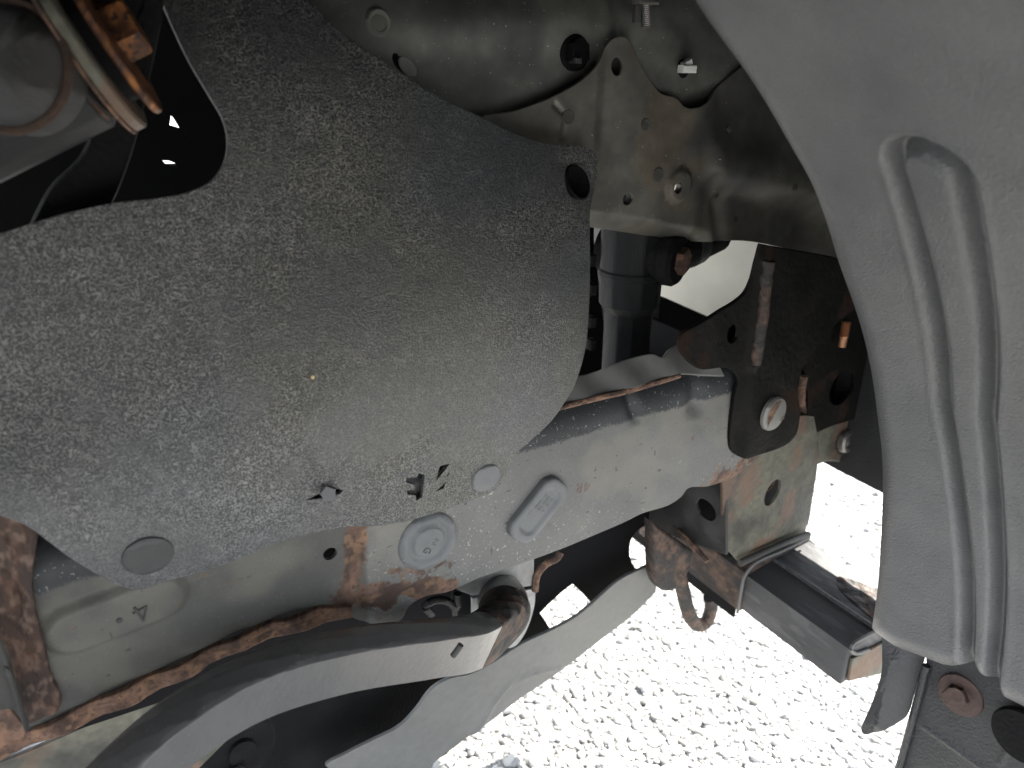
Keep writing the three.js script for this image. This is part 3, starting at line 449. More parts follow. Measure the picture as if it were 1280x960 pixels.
  // rusted seam flange along the foot of the rear section
  { const F = zPlane(-.416); const up = [[-10, 935], [40, 915], [75, 899], [140, 868], [210, 838], [300, 796], [380, 768], [440, 757]], dn = [[440, 772], [390, 786], [300, 815], [220, 856], [150, 888], [80, 918], [20, 942], [-10, 955]];
    parts.push(['seam_flange', sheet(F, [...curve(up, 9, false), ...curve(dn, 9, false)].map((p, i) => [p[0], p[1] + 1.6 * (hsh(i, 3, 9) - .5)]), { thick: .005, bevel: .0015, edge: .006, disp: (u, v) => .0016 * Math.sin(u * 170 + v * 60) }), M.rust]); }
  thing('frame_rail', 'grey dusty frame rail running diagonally, rusty at its seam, with two rubber plugs', 'frame rail', parts);
  // sheet under the rail on the left
  single('floor_sheet', 'grey green sheet metal below the rusty seam at the bottom left', 'metal sheet', sheet(zPlane(-.47), poly([[-30, 965], [40, 938], [200, 868], [320, 812], [340, 870], [200, 1010], [-30, 1050]]), { thick: .004, bevel: .001 }), M.bracketTan);
}
// ------------------------------------------------------------------ under the rail: brackets, cross member with openings, tray strip
{
  const S = zPlane(-.535);
  const out = [[600, 600], [900, 560], [900, 560], [905, 690], [905, 690], [830, 722], [696, 806], [590, 850], [590, 850]];
  const h1 = curve([[671, 767], [671, 767], [690, 748], [710, 731], [717, 727], [722, 731], [748, 758], [750, 764], [735, 780], [698, 802], [692, 798], [680, 780]], 4), h2 = ell(817, 688, 33, 36, .2);
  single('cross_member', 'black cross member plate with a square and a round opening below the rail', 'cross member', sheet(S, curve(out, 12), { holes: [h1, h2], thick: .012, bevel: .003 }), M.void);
  const B = zPlane(-.462);
  thing('rail_bracket', 'small grey bracket with a curled rusty edge under the rail behind the tube elbow', 'bracket', [
    ['bracket_plate', sheet(B, [[565, 735], [612, 700], [668, 680], [668, 732], [590, 745]], { thick: .003, bevel: .001 }), M.dustGrey],
    ['lower_plate', sheet(zPlane(-.468), curve([[590, 748], [590, 748], [670, 736], [670, 736], [668, 760], [655, 795], [640, 810], [590, 800], [590, 800]], 6), { thick: .003, bevel: .001 }), M.dustGrey],
    ['curled_edge', sweep([[669, 738], [670, 724], [674, 714], [684, 704], [696, 698], [701, 690]].map(p => onZ(p[0], p[1], -.46)), () => ringPts(.0034, 10), UP, 24), M.rust],
  ]);
  thing('curled_tab', 'curled grey metal tab in the dark opening between the rail and the bent tube', 'tab', [
    ['tab', sweep([[572, 742], [570, 760], [560, 752], [545, 750], [532, 757], [540, 768]].map(p => onZ(p[0], p[1], -.45)), () => ringPts(.0034, 12), UP, 30), M.beamPaint || M.plasticDark],
    ['tab_plate', sheet(zPlane(-.455), poly([[566, 738], [572, 738], [573, 778], [567, 778]]), { thick: .004, bevel: .001 }), M.black],
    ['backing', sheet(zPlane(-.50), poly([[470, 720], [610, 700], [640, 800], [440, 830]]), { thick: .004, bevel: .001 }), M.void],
  ]);
}
{
  const n = V(.05, -.12, .97), O = onZ(640, 850, -.485), S = plane(O, n);
  const top = [[420, 985], [447, 962], [475, 942], [504, 920], [525, 894], [545, 867], [566, 852], [590, 844], [650, 807], [691, 789], [718, 774], [744, 755], [777, 731], [800, 720], [822, 713], [828, 715], [830, 728], [830, 748], [826, 752]], bot = [[800, 772], [755, 804], [702, 839], [676, 858], [650, 875], [618, 898], [590, 920], [545, 960], [520, 990]];
  const cr = [[560, 975], [590, 925], [618, 880], [640, 852], [665, 840], [700, 835]].map(p => S.uv(...p));
  single('tray_strip', 'pale grey curved strip of the under tray crossing below the bent tube', 'under tray', sheet(S, curve([...top, ...bot], 7).map(p => S.uv(...p)), { raw: true, thick: .004, bevel: .0012, edge: .005, disp: (u, v) => .0022 * Math.exp(-Math.pow(sdLine(u, v, cr) / .0035, 2)) - .01 * Math.pow(u / .12, 2) * (u > 0 ? .4 : 1) + .0008 * Math.sin(u * 50 + v * 70) }), M.trayGrey);
  thing('suspension_bush', 'black round bush in the shadow below the bent tube', 'bush', [
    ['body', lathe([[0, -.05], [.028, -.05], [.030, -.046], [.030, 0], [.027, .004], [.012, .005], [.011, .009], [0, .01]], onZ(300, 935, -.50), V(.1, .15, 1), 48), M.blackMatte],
    ['bolt', hex(onZ(296, 968, -.485), V(.1, .15, 1), .008, .006), M.black]]);
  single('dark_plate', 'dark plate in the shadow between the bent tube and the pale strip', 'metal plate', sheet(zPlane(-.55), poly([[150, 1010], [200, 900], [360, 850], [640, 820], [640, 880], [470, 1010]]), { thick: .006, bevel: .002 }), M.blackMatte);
}
// ------------------------------------------------------------------ bent tube with flattened side
{
  const pts = [onZ(60, 1085, -.325), onZ(130, 1010, -.335), onZ(222, 922, -.35), onZ(318, 863, -.362), onZ(430, 829, -.371), onZ(545, 812, -.380), onZ(598, 803, -.390), onZ(627, 780, -.412), onZ(630, 757, -.44), onZ(622, 742, -.475), onZ(610, 735, -.51)];
  // ring: u < 0 is outboard; the outboard lower side is pressed flat along the straight
  const sect = t => { const k = 1 - sm(.70, .80, t), r = .0215, flatA = []; const K = 60; for (let i = 0; i < K; i++) { const a = Math.PI + i / K * 2 * Math.PI; let x = r * Math.cos(a), y = r * Math.sin(a); 
      const nx = .97, ny = -.243, d = x * nx + y * ny, lim = r * .42; if (d > lim) { const e = (d - lim) * k; x -= nx * e; y -= ny * e; }
      flatA.push([x, y]); } return flatA; };
  const g = sweep(pts, sect, UP, 120, .5);
  const LT = new THREE.CatmullRomCurve3(pts, false, 'centripetal').getLength(), ring = sect(.3), arc = []; { let a = 0; ring.forEach((q, k) => { if (k) a += Math.hypot(q[0] - ring[k - 1][0], q[1] - ring[k - 1][1]); arc.push(a); }); }
  const UW = .14, a0 = Math.PI + Math.atan2(-.243, .97), hw = Math.acos(.42), arcAt = a => { const k = a / (2 * Math.PI) * 60, i = Math.floor(k); return mix(arc[i], arc[i + 1], k - i); };
  // the thick coat ends in a ragged edge along the flattened side
  const f0 = arcAt(a0 - hw), f1 = arcAt(a0 + hw);
  const uvA = g.attributes.uv; for (let i = 0; i < uvA.count; i++) uvA.setXY(i, uvA.getX(i) / UW, uvA.getY(i) / LT);
  const tubeM = mat('tubePaint', tex(512, 2048, (u, v) => {
    const a = u * UW, n = fbm(u * .6, v * 3, 9, 4, 176), d = fbm(u, v * 5, 6, 4, 171), w = specks(u, v * 5, 120, 172, .95), l = fbm(u, v * 5, 30, 3, 173);
    const rag = (n - .5) * .006, inn = sm(-.0004, .0006, f1 - .001 - a + rag * .5) * sm(-.0004, .0006, a - f0 + .003 + rag) * sm(.685, .665, v + (n - .5) * .03);
    let q = mix3([.19, .19, .193], [.25, .249, .247], .6 * d + .4 * l); q = mix3(q, [.62, .61, .58], w * .6);
    return [q, .3 + .35 * inn + .25 * l + .1 * w, .3 + .16 * d];
  }), 1, .0008, { clearcoat: .7, clearcoatRoughness: .3 });
  const parts = [['tube', g, tubeM]];
  // rusted, grit-blasted skin around the bend, weld seam and a chip in the paint
  { const c = new THREE.CatmullRomCurve3(pts, false, 'centripetal'); const a = .665, b = .80, seg = []; for (let i = 0; i <= 14; i++) seg.push(c.getPointAt(a + (b - a) * i / 14)); const L = c.getLength();
    const s2 = t => sect(a + (b - a) * t).map(([x, y], i) => { const e = (t < .02 || t > .98) ? 1 : 1 + .025 + .012 * (hsh(i, Math.round(t * 40), 6) - .5); return [x * e, y * e]; });
    parts.push(['rusty_bend', sweep(seg, s2, UP, 40, 1.2), M.rustDark]);
  }
  { const m = [[548, 832, 0], [556, 826, 1]]; const p = at(572, 812, .512); parts.push(['weld_mark', sweep([at(566, 820, .513), at(572, 812, .512), at(576, 806, .511)], () => ringPts(.0022, 8), UP, 10), M.black]); }
  thing('bent_tube', 'thick bent tube, black above and grey below, running under the frame rail', 'tube', parts);
}
// ------------------------------------------------------------------ rusty end bracket at the left edge
{
  const S = zPlane(-.4125);
  const out = curve([[-40, 600], [-40, 600], [60, 612], [60, 612], [44, 690], [41, 730], [47, 770], [57, 815], [65, 850], [77, 880], [70, 895], [52, 902], [36, 908], [20, 850], [0, 800], [-40, 760], [-40, 760]], 6);
  thing('rusty_bracket', 'heavily rusted flaking bracket end at the left edge below the splash guard', 'bracket', [
    ['plate', sheet(S, out.map((p, i) => S.uv(p[0] + 3 * (hsh(i, 1, 55) - .5), p[1])), { raw: true, thick: .007, bevel: .0018, edge: .0018, disp: (u, v) => .0065 * Math.abs(2 * fbm(u * 5 + 9, v * 1.6 + 9, 11, 3, 181) - 1) + .004 * (fbm(u * 9 + 9, v * 4 + 9, 20, 3, 182) - .5) - .002 }), M.rustFlake || mat('rustFlake', tex(512, 512, (u, v) => { const a = fbm(u, v, 10, 4, 231, 4), b = fbm(u, v, 30, 3, 232, 14); let q = mix3([.19, .14, .12], [.37, .28, .235], sm(.3, .7, a)); q = mix3(q, [.43, .37, .33], sm(.55, .75, b) * .7); q = mix3(q, [.16, .12, .105], sm(.6, .42, b) * .4); return [q, b, .6 + .3 * a]; }, 1), .09, .0015)],
    ['web', sheet(zPlane(-.388), poly([[-40, 770], [-2, 806], [24, 886], [-12, 890], [-40, 880]]), { thick: .004, bevel: .001 }), M.black],
    ['lower_lip', sheet(zPlane(-.392), poly([[-40, 880], [10, 882], [34, 908], [30, 920], [-8, 948], [-40, 960]]), { thick: .004, bevel: .0015, edge: .004, disp: (u, v) => .003 * Math.sin(u * 160) }), M.rust],
    ['edge_strip', sweep([onZ(-4, 800, -.384), onZ(14, 850, -.384), onZ(34, 912, -.384)], () => ringPts(.0014, 8), UP, 12), M.black],
  ]);
}
// ------------------------------------------------------------------ splash guard
{
  const pA = onZ(177, 735, -.408), pB = onZ(620, 600, -.408), pC = onZ(721, 228, -.442), n = pB.clone().sub(pA).cross(pC.clone().sub(pA)).normalize(); if (n.z < 0) n.negate();
  const S = plane(pA, n);
  const out = curve([[176, -60], [192, -22], [208, 16], [235, 74], [262, 120], [278, 148], [284, 172], [281, 200], [266, 224], [238, 239], [200, 247], [140, 254], [80, 267], [0, 292], [-90, 318], [-90, 318], [-90, 640], [-90, 640], [-40, 636], [0, 645], [32, 657], [64, 680], [88, 698], [117, 716], [145, 731], [160, 736], [177, 737], [212, 726], [266, 711], [319, 691], [356, 676], [404, 664], [432, 659], [469, 658], [508, 652], [540, 643], [566, 634], [599, 622], [619, 613], [630, 599], [638, 577], [645, 567], [660, 554], [690, 526], [705, 505], [716, 487], [724, 467], [733, 430], [737, 374], [738, 320], [738, 266], [743, 238], [747, 212], [746, 197], [739, 187], [722, 181], [700, 181], [677, 178], [638, 165], [600, 145], [558, 126], [517, 101], [469, 70], [425, 39], [402, 17], [387, 2], [366, -30], [350, -60], [350, -60]], 6);
  const uv = (x, y) => S.uv(x, y), b1 = uv(430, 400), b2 = uv(120, 480), b3 = uv(620, 330), tp = uv(260, 60), c1 = uv(721, 228), c2 = uv(185, 693), c3 = uv(607, 597), sl = uv(408, 617);
  const gs = (u, v, c, s) => Math.exp(-((u - c[0]) ** 2 + (v - c[1]) ** 2) / (s * s));
  const ur = uv(600, 350)[0], ul = uv(330, 450)[0];
  const disp = (u, v) => .022 - (v > .11 ? 1.1 : 1.8) * (v - .11) ** 2 - 1.4 * Math.max(0, u - ur) ** 2 - .8 * sm(.05, .14, v) * Math.max(0, ul - u) ** 2 + .004 * gs(u, v, b1, .13) - .007 * gs(u, v, b2, .07) + .004 * gs(u, v, b3, .07) + .010 * gs(u, v, tp, .08) - .003 * gs(u, v, c2, .03) - .003 * gs(u, v, c3, .03) + .002 * Math.sin(u * 21 + v * 13) + .0015 * Math.sin(v * 34 - u * 12) + .0035 * gs(u, v, sl, .011) - .002 * sm(.004, -.002, v - c1[1] - .016 + .0) * gs(u, v, c1, .02);
  const F = [[521, 597], [508, 598], [508, 603], [519, 606], [519, 612], [509, 614], [510, 618], [520, 619], [521, 626], [528, 621], [531, 594], [524, 592]], H1 = [[544, 615], [546, 598], [550, 583], [562, 580], [561, 593], [555, 610]], H2 = [[559, 595], [565, 581], [570, 572], [578, 572], [575, 584], [567, 592]], SLIT = [[384, 625], [396, 619], [408, 616], [422, 611], [429, 613], [425, 617], [410, 621], [396, 624]];
  const g = sheet(S, out, { holes: [F, H1, H2, SLIT, (() => { const o = []; for (let i = 0; i < 26; i++) { const t = i / 26 * 6.2832; o.push([721 + 13.6 * Math.cos(t) + 0, 228 + 20.5 * Math.sin(t)]); } return o; })()], thick: .0042, bevel: .0006, edge: .0065, disp, seg: 2, exact: true });
  const P = (x, y, l = 0) => { const q = onDisp(S, x, y, disp); return S.map(q[0], q[1], disp(q[0], q[1]) + l); };
  const nAt = (x, y) => { const q = onDisp(S, x, y, disp), E = .002; return n.clone().addScaledVector(S.u, -(disp(q[0] + E, q[1]) - disp(q[0] - E, q[1])) / (2 * E)).addScaledVector(S.v, -(disp(q[0], q[1] + E) - disp(q[0], q[1] - E)) / (2 * E)).normalize(); };
  const parts = [['sheet', g, M.guard]];
  // push fasteners
  const dome = (R, h) => { const p = [[R, -.004], [R, 0]]; for (let i = 0; i <= 8; i++) { const t = i / 8 * Math.PI / 2; p.push([R * (.86 + .14 * Math.cos(t)) - R * .86 * (i / 8) ** 3, h * Math.sin(t)]); } p[p.length - 1] = [0, h * 1.02]; return p; };
  parts.push(['fastener', lathe(dome(.0136, .0026), P(185, 694, .0006), nAt(185, 694), 48, .8), M.rubberDark, null, 'dark round push fastener near the lower left corner']);
  parts.push(['fastener', lathe(dome(.0117, .0024), P(607, 597, .0006), nAt(607, 597), 48, .8), M.rubber, null, 'light grey round push fastener at the right end']);
  const cup = []; cup.push([.0128, -.003], [.0128, .0004], [.0120, .0016], [.0110, .0016]); for (let i = 1; i <= 8; i++) { const t = i / 8; cup.push([.0110 * (1 - t), .0016 - .0062 * Math.sin(t * 1.57)]); } cup[cup.length - 1][0] = 0;
  parts.push(['fastener', lathe(cup, P(721, 228, .0002), nAt(721, 228), 48, .8), M.blackMatte, null, 'black hollow push fastener at the top right corner']);
  const tb = P(409, 614, .003); parts.push(['tab', hex(tb, n.clone().add(V(-.35, .25, 0)), .0052, .005, .5, 5), M.rubber]);
  const fl = P(390, 471, .0012); parts.push(['leaf_fleck', hex(fl, n, .0013, .0008, .9, 5), plain('straw', [.6, .47, .25], .8)]);
  thing('splash_guard', 'large mottled grey rubber splash guard held by round fasteners, filling the centre left', 'splash guard', parts);
}
// ------------------------------------------------------------------ control arm end at the top left
{
  const ax = CR.clone().multiplyScalar(.86).addScaledVector(CU, .50).addScaledVector(CF, .12).normalize(), c = at(96, 62, .36);
  const o = (s) => c.clone().addScaledVector(ax, s);
  const body = lathe([[0, -.12], [.036, -.12], [.036, -.004], [.033, 0], [0, 0]], o(-.002), ax, 56);
  const bulge = at(8, 82, .325), face = CF.clone().multiplyScalar(-1).addScaledVector(CR, -.1).addScaledVector(CU, -.12).normalize();
  const cap = lathe([[.0265, -.016], [.0262, -.003], [.0245, .002], [.020, .0062], [.012, .0092], [0, .0104]], bulge, face, 48, .9);
  const rim = new THREE.TorusGeometry(.0268, .0021, 10, 60); rim.rotateX(Math.PI / 2); rim.applyMatrix4(quatTo(face)); rim.translate(...bulge.clone().addScaledVector(face, -.0022).toArray());
  thing('control_arm', 'rusty grey control arm end with bolted flanges in the top left corner', 'suspension arm', [
    ['arm_tube', body, M.armPaint || mat('armPaint', tex(512, 512, (u, v) => { const d = fbm(u, v, 6, 4, 191), k = sm(.6, .72, fbm(u, v, 7, 5, 192)); return [mix3(mix3([.13, .133, .138], [.19, .19, .187], d), [.45, .3, .22], k * .6), fbm(u, v, 30, 3, 193), .55 + .2 * d]; }, 1), .16, .0006, { specularIntensity: .5 })],
    ['end_cap', cap, M.black, [['rusty_rim', rim, M.rust]]],
    ['flange', lathe([[0, 0], [.0405, 0], [.0425, .0012], [.0425, .0052], [.041, .0064], [0, .0064]], o(.002), ax, 56), M.bracketTan, [['flange_edge', lathe([[.0415, 0], [.0432, .0006], [.0432, .0016], [.0415, .0022]], o(.0005), ax, 56), M.rust]]],
    ['washer_plate', lathe([[0, 0], [.0385, 0], [.0395, .0008], [.0395, .0030], [.0385, .0038], [0, .0038]], o(.0150), ax, 56), M.rustOrange],
    ['spacer', lathe([[0, 0], [.030, 0], [.030, .008], [0, .008]], o(.0078), ax, 40), M.void],
    ['bolt', hex(o(.0188), ax, .0150, .0125, .35), M.rustOrange],
  ]);
  single('link_arm', 'dark arm passing behind the rusty flanges at the top left', 'suspension arm', sheet(zPlane(-.455), curve([[205, -60], [205, -60], [205, 12], [190, 90], [172, 172], [150, 236], [138, 262], [138, 262], [30, 300], [30, 300], [60, 240], [110, 180], [120, -60], [120, -60]], 8), { thick: .012, bevel: .003, edge: .02 }), M.blackMatte);
}
// ------------------------------------------------------------------ front mounting brackets
{
  const Z = -.405, S = zPlane(Z), px = (x, y) => S.uv(x, y);
  const out = curve([[956, 306], [956, 306], [1062, 326], [1100, 340], [1100, 340], [1090, 372], [1064, 390], [1048, 404], [1028, 427], [1012, 447], [1003, 464], [997, 486], [999, 502], [1000, 516], [997, 542], [988, 553], [975, 560], [945, 571], [932, 574], [920, 568], [916, 558], [922, 500], [926, 476], [914, 462], [880, 464], [858, 446], [854, 432], [857, 421], [880, 406], [903, 391], [922, 380], [936, 368], [944, 352], [950, 325]], 5).map(p => px(...p));
  const rib = [px(958, 325), px(950, 400), px(943, 455)], fold = [px(1003, 330), px(985, 470)], hl = px(921, 419);
  const disp = (u, v) => .0042 * Math.exp(-Math.pow(sdLine(u, v, rib) / .0062, 2)) + .006 * sm(0, .02, u - .50 - (v - .5) * -.12) * 0 - .0035 * (1 - sm(-.004, .004, u - rib[2][0] + (v - rib[2][1]) * .02)) * 1 + .0006 * Math.sin(u * 120) * Math.sin(v * 90);
  const P = (x, y, l = 0) => { const q = px(x, y); return S.map(q[0], q[1], disp(q[0], q[1]) + l); };
  const n = V(0, 0, 1);
  const weld = [sheet(S, (() => { const a = [], b = []; for (let i = 0; i <= 26; i++) { const t = i / 26, x = mix(960, 944, t), y = mix(326, 456, t), w = 3.6 + 2.6 * hsh(i, 1, 31); a.push([x - w, y]); b.unshift([x + w + 2 * hsh(i, 5, 31), y]); } return [...a, ...b].map(p => px(...p)); })(), { raw: true, thick: .004, bevel: .0014, edge: .0022, disp: (u, v) => disp(u, v) + .0008 + .0022 * fbm(u * 5 + 3, v * 5 + 3, 24, 3, 33) })];
  const lb = lathe([[0, -.001], [.0165, -.001], [.0165, .002], [.0150, .0042], [.0134, .0046], [0, .0046]], P(965, 516, 0), V(.12, 0, 1), 44, .5), lc = P(965, 516, 0);
  thing('mounting_bracket', 'black bracket plate with a rusty weld and a pale bolt head, right of the rail', 'bracket', [
    ['plate', sheet(S, out, { raw: true, holes: [ell(hl[0], hl[1], .0066, .0078)], thick: .0045, bevel: .0011, edge: .005, disp }), M.bracketBlack],
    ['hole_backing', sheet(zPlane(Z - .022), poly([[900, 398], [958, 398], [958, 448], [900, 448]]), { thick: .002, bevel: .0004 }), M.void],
    ['weld', merge(weld), M.rustDark],
    ['bolt_head', lb, plain('zinc', [.2, .2, .185], .5, .2), [['cast_mark', text('6', plane(lc, V(.12, 0, 1)), 972, 521, .006, 1.9, .0006, .0044), M.ink], ['rust_patch', sheet(plane(lc.clone().addScaledVector(V(.12, 0, 1).normalize(), .0049), V(.12, 0, 1)), (() => { const o = []; for (let i = 0; i <= 14; i++) { const a = 1.2 + i / 14 * 2.6; o.push([.0136 * Math.cos(a), .0136 * Math.sin(a)]); } for (let i = 0; i <= 8; i++) { const t = i / 8; o.push([mix(-.0105, .0045, t) + .0012 * (hsh(i, 2, 2) - .5), mix(-.0075, .0122, t) + .0018 * (hsh(i, 4, 2) - .5)]); } return o; })(), { raw: true, thick: .0006, bevel: .0002 }), M.rust]]],
  ]);
}
{
  const S = zPlane(-.445), px = (x, y) => S.uv(x, y), n = V(0, 0, 1);
  const out = curve([[1000, 380], [1000, 380], [1110, 380], [1110, 380], [1112, 500], [1090, 513], [1068, 524], [1040, 533], [1020, 541], [1006, 541], [1006, 541], [1010, 500]], 6), hc = px(1053, 485);
  const hold = (x, y, l = 0) => { const q = px(x, y); return S.map(q[0], q[1], l); };
  const pr = []; for (let i = 0; i < 14; i++) { pr.push([.0040, i * .0011], [.0047, i * .0011 + .0005]); } pr.unshift([0, 0]); pr.push([.0042, .016], [.0036, .026], [0, .0262]);
  thing('rear_bracket', 'dark bracket with a large hole behind the mounting bracket, beside the liner', 'bracket', [
    ['plate', sheet(S, out.map(p => px(...p)), { raw: true, holes: [ell(hc[0], hc[1], .0195, .0195)], thick: .004, bevel: .001 }), M.bracketBlack, [['weld', sweep([[1005, 470], [1002, 495], [1004, 515], [1008, 540]].map(p => onZ(p[0], p[1], -.437)), t => ringPts(.002 + .003 * fbm(t, .3, 8, 3, 303), 10), UP, 40), M.rust]]],
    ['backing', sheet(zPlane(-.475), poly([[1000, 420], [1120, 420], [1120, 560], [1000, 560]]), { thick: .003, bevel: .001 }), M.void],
    ['rivet', lathe([[.008, -.004], [.008, .001], [.0065, .0025], [.0045, .0022], [.0035, .0006], [0, .0004]], onZ(1068, 494, -.46), n, 28), M.black],
    ['stud', lathe(pr, onZ(1058, 402, -.436), V(-.12, -1, .1), 24, .3), M.copper],
  ]);
  const S2 = zPlane(-.452);
  thing('lock_plate', 'bronze coloured latch plate with a round nut below the dark bracket', 'latch plate', [
    ['plate', sheet(S2, curve([[1012, 535], [1012, 535], [1100, 500], [1100, 500], [1094, 522], [1090, 545], [1084, 566], [1076, 579], [1064, 582], [1040, 577], [1022, 582], [1014, 590], [1014, 590]], 5), { thick: .006, bevel: .0025, seg: 4 }), M.bracketTan],
    ['nut', lathe([[.0135, -.002], [.0135, .004], [.0115, .0065], [.008, .0065], [.0065, .004], [.005, .004], [.004, .0055], [0, .0058]], onZ(1056, 551, -.450), V(.15, .1, 1), 40), M.steel],
    ['washer', lathe([[0, 0], [.0165, 0], [.0165, .002], [0, .002]], onZ(1056, 552, -.452), V(.1, .05, 1), 40), M.black],
  ]);
}
// ------------------------------------------------------------------ end box of the rail, bumper beam and tow hook
{
  const Z = -.43, S = zPlane(Z), px = (x, y) => S.uv(x, y), n = V(0, 0, 1);
  const face = curve([[903, 590], [903, 590], [935, 560], [1000, 520], [1018, 520], [1018, 520], [1024, 560], [1022, 585], [1016, 625], [1009, 668], [1009, 668], [985, 676], [955, 689], [925, 703], [925, 703], [914, 692], [905, 686], [905, 686]], 6).map(p => px(...p));
  const h = px(966, 616), X = px(905, 640)[0];
  const sideY0 = px(905, 690)[1], SX = xPlane(X);
  const sideOut = [[907, 560], [907, 694], [790, 652], [790, 630], [830, 600]].map(p => SX.uv(...p)), sh = SX.uv(882, 637);
  // profile of the sleeve and the beam across Z
  const c = (x, y) => px(x, y);
  const yb0 = c(924, 764)[1], prof = [c(924, 764), c(931, 716), c(940, 706), c(1011, 672), [c(1020, 680)[0], c(1020, 680)[1]], [c(1020, 680)[0], yb0]];
  const ex = (p, z0, z1, b = .003) => sheet(zPlane(z1), p, { raw: true, thick: z1 - z0, bevel: b, seg: 3, edge: .4, uvf: (u, v, w) => [w * .5, (u + v) * .7] });
  const rimP = [[922, 766], [926, 742], [930, 722], [934, 715], [944, 704], [975, 690], [1012, 672]].map(p => onZ(p[0], p[1], -.425));
  const rustRail = [[842, 661], [862, 678], [885, 702], [897, 712]];
  const yb = px(930, 717)[1];
  thing('rail_end_box', 'olive steel end box of the rail with oval holes and rusty lower sleeve', 'bracket', [
    ['outer_plate', sheet(S, face, { raw: true, holes: [ell(h[0], h[1], .0105, .0150, -.35)], thick: .004, bevel: .001, edge: .008, disp: (u, v) => -.003 * Math.exp(-Math.pow((v - px(960, 690)[1] - .006) / .005, 2)) }), M.bracketTan, [['hole_tube', lathe([[.0085, -.02], [.0085, -.004], [.0075, -.004], [.0075, -.02]], S.map(h[0] + .003, h[1] + .006, -.004), V(0, 0, 1), 28), M.rust]]],
    ['inner_plate', sheet(SX, sideOut, { raw: true, holes: [ell(sh[0], sh[1], .014, .0105)], thick: .004, bevel: .001 }), M.black],  // black material stands in for shade on the face turned rearward
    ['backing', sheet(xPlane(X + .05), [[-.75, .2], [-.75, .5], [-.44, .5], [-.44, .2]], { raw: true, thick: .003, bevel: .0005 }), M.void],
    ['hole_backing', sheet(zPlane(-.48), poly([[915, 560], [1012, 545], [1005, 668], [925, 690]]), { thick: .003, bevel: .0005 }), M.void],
    ['sleeve', ex(prof, -.60, Z + .001, .0025), M.rustDark],
    ['sleeve_rim', sweep(rimP, () => ringPts(.0016, 10), UP, 40), M.trayGrey],
    ['rusty_ridge', sweep([onX(846, 662, X - .002), onX(868, 684, X - .002), onX(884, 702, X - .002)], t => ringPts(.002 + .0022 * fbm(t, .3, 8, 3, 302), 10), UP, 40), M.rust],
    ['bottom_flange', sweep([[925, 704], [955, 690], [985, 677], [1010, 668]].map(p => onZ(p[0], p[1], -.424)), () => ringPts(.0038, 12), UP, 16), M.black],
  ]);
  // beam: box tube running outboard, groove along its top
  const tp1 = c(966, 699), tp2 = c(1010, 676), bp = [c(926, 760), c(933, 719), tp1, tp2, [tp2[0] + .004, tp2[1] - .008], [tp2[0] + .004, c(926, 760)[1]]];
  const zEnd = onY(1060, 851, bp[0][1]).z;
  const SE = zPlane(zEnd), lipP = [[1062, 808], [1067, 803], [1080, 796], [1092, 789], [1110, 782]];
  thing('bumper_beam', 'black box section bumper beam running from the end box to behind the liner', 'bumper beam', [
    ['beam', ex(bp, -.47, zEnd, .003), M.beamPaint || mat('beamPaint', tex(512, 512, (u, v) => { const d = fbm(u, v, 8, 4, 201), s = sm(.62, .72, noise(u, v, 14, 202, 60)), k = sm(.6, .75, fbm(u, v, 5, 4, 203)); return [mix3(mix3([.16, .163, .17], [.235, .235, .24], d), [.4, .4, .4], s * .2), fbm(u, v, 40, 3, 204), .45 + .2 * d]; }), .2, .0005)],
    ['end_lip', sweep([[1086, 812], [1070, 817], [1064, 813], [1066, 806], [1078, 798], [1092, 791], [1108, 783]].map(p => onZ(p[0], p[1], zEnd + .002)), () => ringPts(.0018, 10), UP, 36), M.trayGrey],
    ['end_plate', sheet(zPlane(zEnd + .0035), poly([[1061, 852], [1066, 824], [1090, 812], [1112, 800], [1112, 840]]), { thick: .003, bevel: .001 }), M.bracketTan],
    ['top_rib', sweep([V(tp1[0], tp1[1], -.44), V(tp1[0], tp1[1], zEnd)], () => ringPts(.0022, 10), UP, 4), M.beamPaint],
    ['rust_patch', sheet(plane(V(tp1[0], tp1[1], -.4), V(-(tp2[1] - tp1[1]), tp2[0] - tp1[0], 0)), curve([[1046, 722], [1062, 724], [1084, 732], [1112, 744], [1112, 792], [1088, 772], [1066, 752], [1050, 738]], 6), { thick: .0008, bevel: .0003, edge: .006, disp: (u, v) => .0006 + .0005 * Math.sin(u * 300) * Math.sin(v * 240) }), M.rustDark],
  ]);
  // tow hook
  const TZ = -.48, hk = [[843, 690], [847, 712], [853, 735], [858, 757], [864, 773], [873, 781], [882, 778], [887, 768], [889, 755], [887, 746]].map(p => onZ(p[0], p[1], TZ));
  thing('tow_hook', 'rusty tow hook hanging below the end box against the bright ground', 'tow hook', [
    ['hook', sweep(hk, t => ringPts(.0085 - .0005 * t, 16, .0075), V(0, 0, 1), 60), M.rustDark],
    ['shank', sheet(zPlane(TZ + .010), curve([[818, 655], [818, 655], [868, 690], [868, 690], [862, 716], [848, 736], [838, 741], [826, 738], [820, 726], [818, 700]], 5), { thick: .018, bevel: .005, seg: 4 }), M.rustDark],
  ]);
}
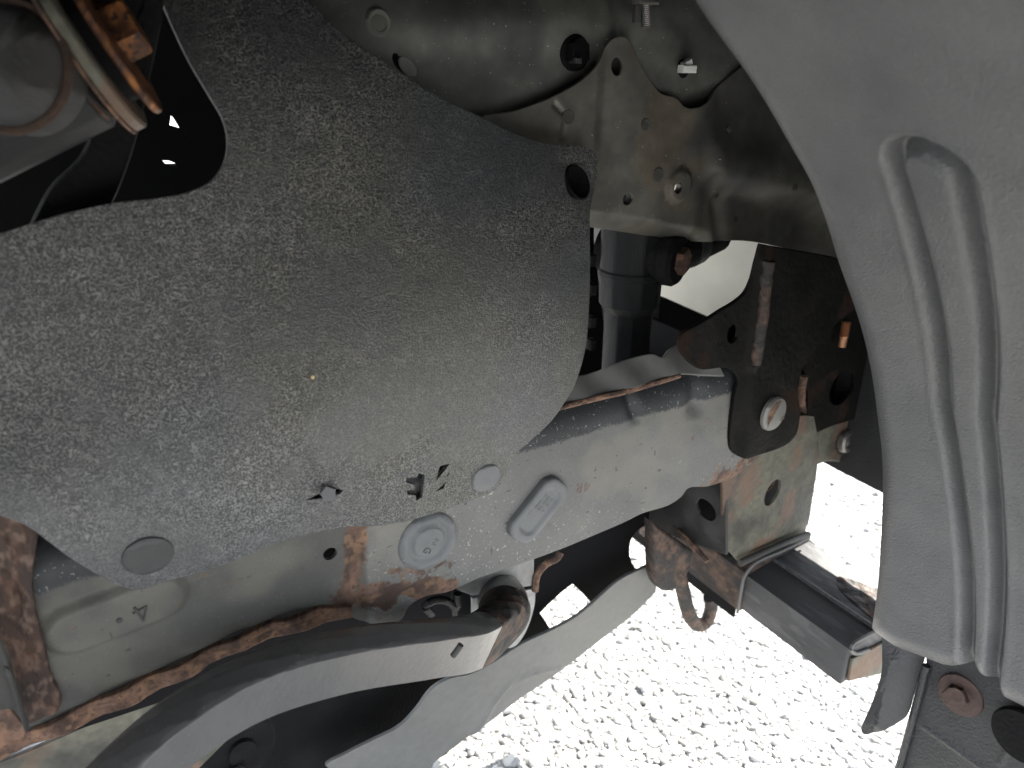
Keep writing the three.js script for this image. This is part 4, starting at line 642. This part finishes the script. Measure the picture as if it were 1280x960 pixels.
// ------------------------------------------------------------------ bumper bracket below the liner
{
  const X = .50, S = xPlane(X), n = V(-1, 0, 0), px = (x, y) => S.uv(x, y);
  const main = poly([[1157, 815], [1320, 800], [1320, 1010], [1114, 1010], [1121, 960], [1140, 897], [1157, 832]]);
  const r1 = [px(1141, 898), px(1185, 928), px(1232, 962), px(1260, 985)], r2 = [px(1250, 955), px(1262, 930), px(1258, 905)];
  const disp = (u, v) => .0024 * Math.exp(-Math.pow(sdLine(u, v, r1) / .0022, 2)) + .0016 * Math.exp(-Math.pow(sdLine(u, v, r2) / .002, 2));
  const w = onX(1201, 868, X - .001), fl = curve([[1100, 800], [1100, 800], [1160, 805], [1160, 805], [1150, 840], [1140, 874], [1130, 902], [1110, 914], [1086, 922], [1077, 922], [1074, 916], [1080, 900], [1088, 882], [1096, 860], [1101, 838]], 5), FS = plane(onX(1120, 850, X - .012), V(-1, .15, .35));
  const f0 = FS.uv(1112, 830), f1 = FS.uv(1096, 908);
  thing('bumper_bracket', 'dark plastic bumper bracket with a rusty washer bolt in the lower right corner', 'bracket', [
    ['plate', sheet(S, main.map(p => px(...p)), { raw: true, thick: .004, bevel: .0012, edge: .004, disp }), M.plasticDark],
    ['edge_rib', sweep([[1158, 832], [1141, 897], [1118, 980]].map(p => onX(p[0], p[1], X - .003)), () => ringPts(.0028, 10), UP, 16), M.plasticDark],
    ['disc', lathe([[0, 0], [.019, 0], [.020, .002], [.020, .004], [.019, .006], [0, .0065]], onX(1281, 917, X - .004), n, 48), M.blackMatte],
    ['bolt', lathe([[0, 0], [.0155, 0], [.0162, .0008], [.0155, .0022], [.010, .0030], [0, .0034]], w, V(-1, .1, .1), 44), M.rustBrown || mat('rustBrown', tex(256, 256, (u, v) => [mix3([.24, .19, .175], [.36, .29, .26], fbm(u, v, 8, 4, 211)), fbm(u, v, 20, 3, 212), .55], 1), .06, .0006, { metalness: .3 }), [['bolt_head', hex(onX(1197, 869, X - .0035), V(-1, .1, .1), .0088, .0062, .2), M.rustBrown], ['bolt_dish', lathe([[.006, 0], [.0058, .0012], [.0045, .0014], [.003, .0006], [0, .0006]], onX(1196, 869, X - .0098), V(-1, .1, .1), 28), M.rustBrown]]],
  ]);
  single('air_flap', 'dark curved plastic flap hanging below the corner of the fender liner', 'flap', sheet(FS, fl.map(p => FS.uv(...p)), { raw: true, thick: .003, bevel: .001, edge: .003, disp: (u, v) => .008 * Math.sin(clamp(sdCap(u, v, f0, f1, 0) / .02) * 1.5) * (u > f0[0] ? -1 : -.6) }), M.plasticDark);
}

renderer.render(scene, camera);
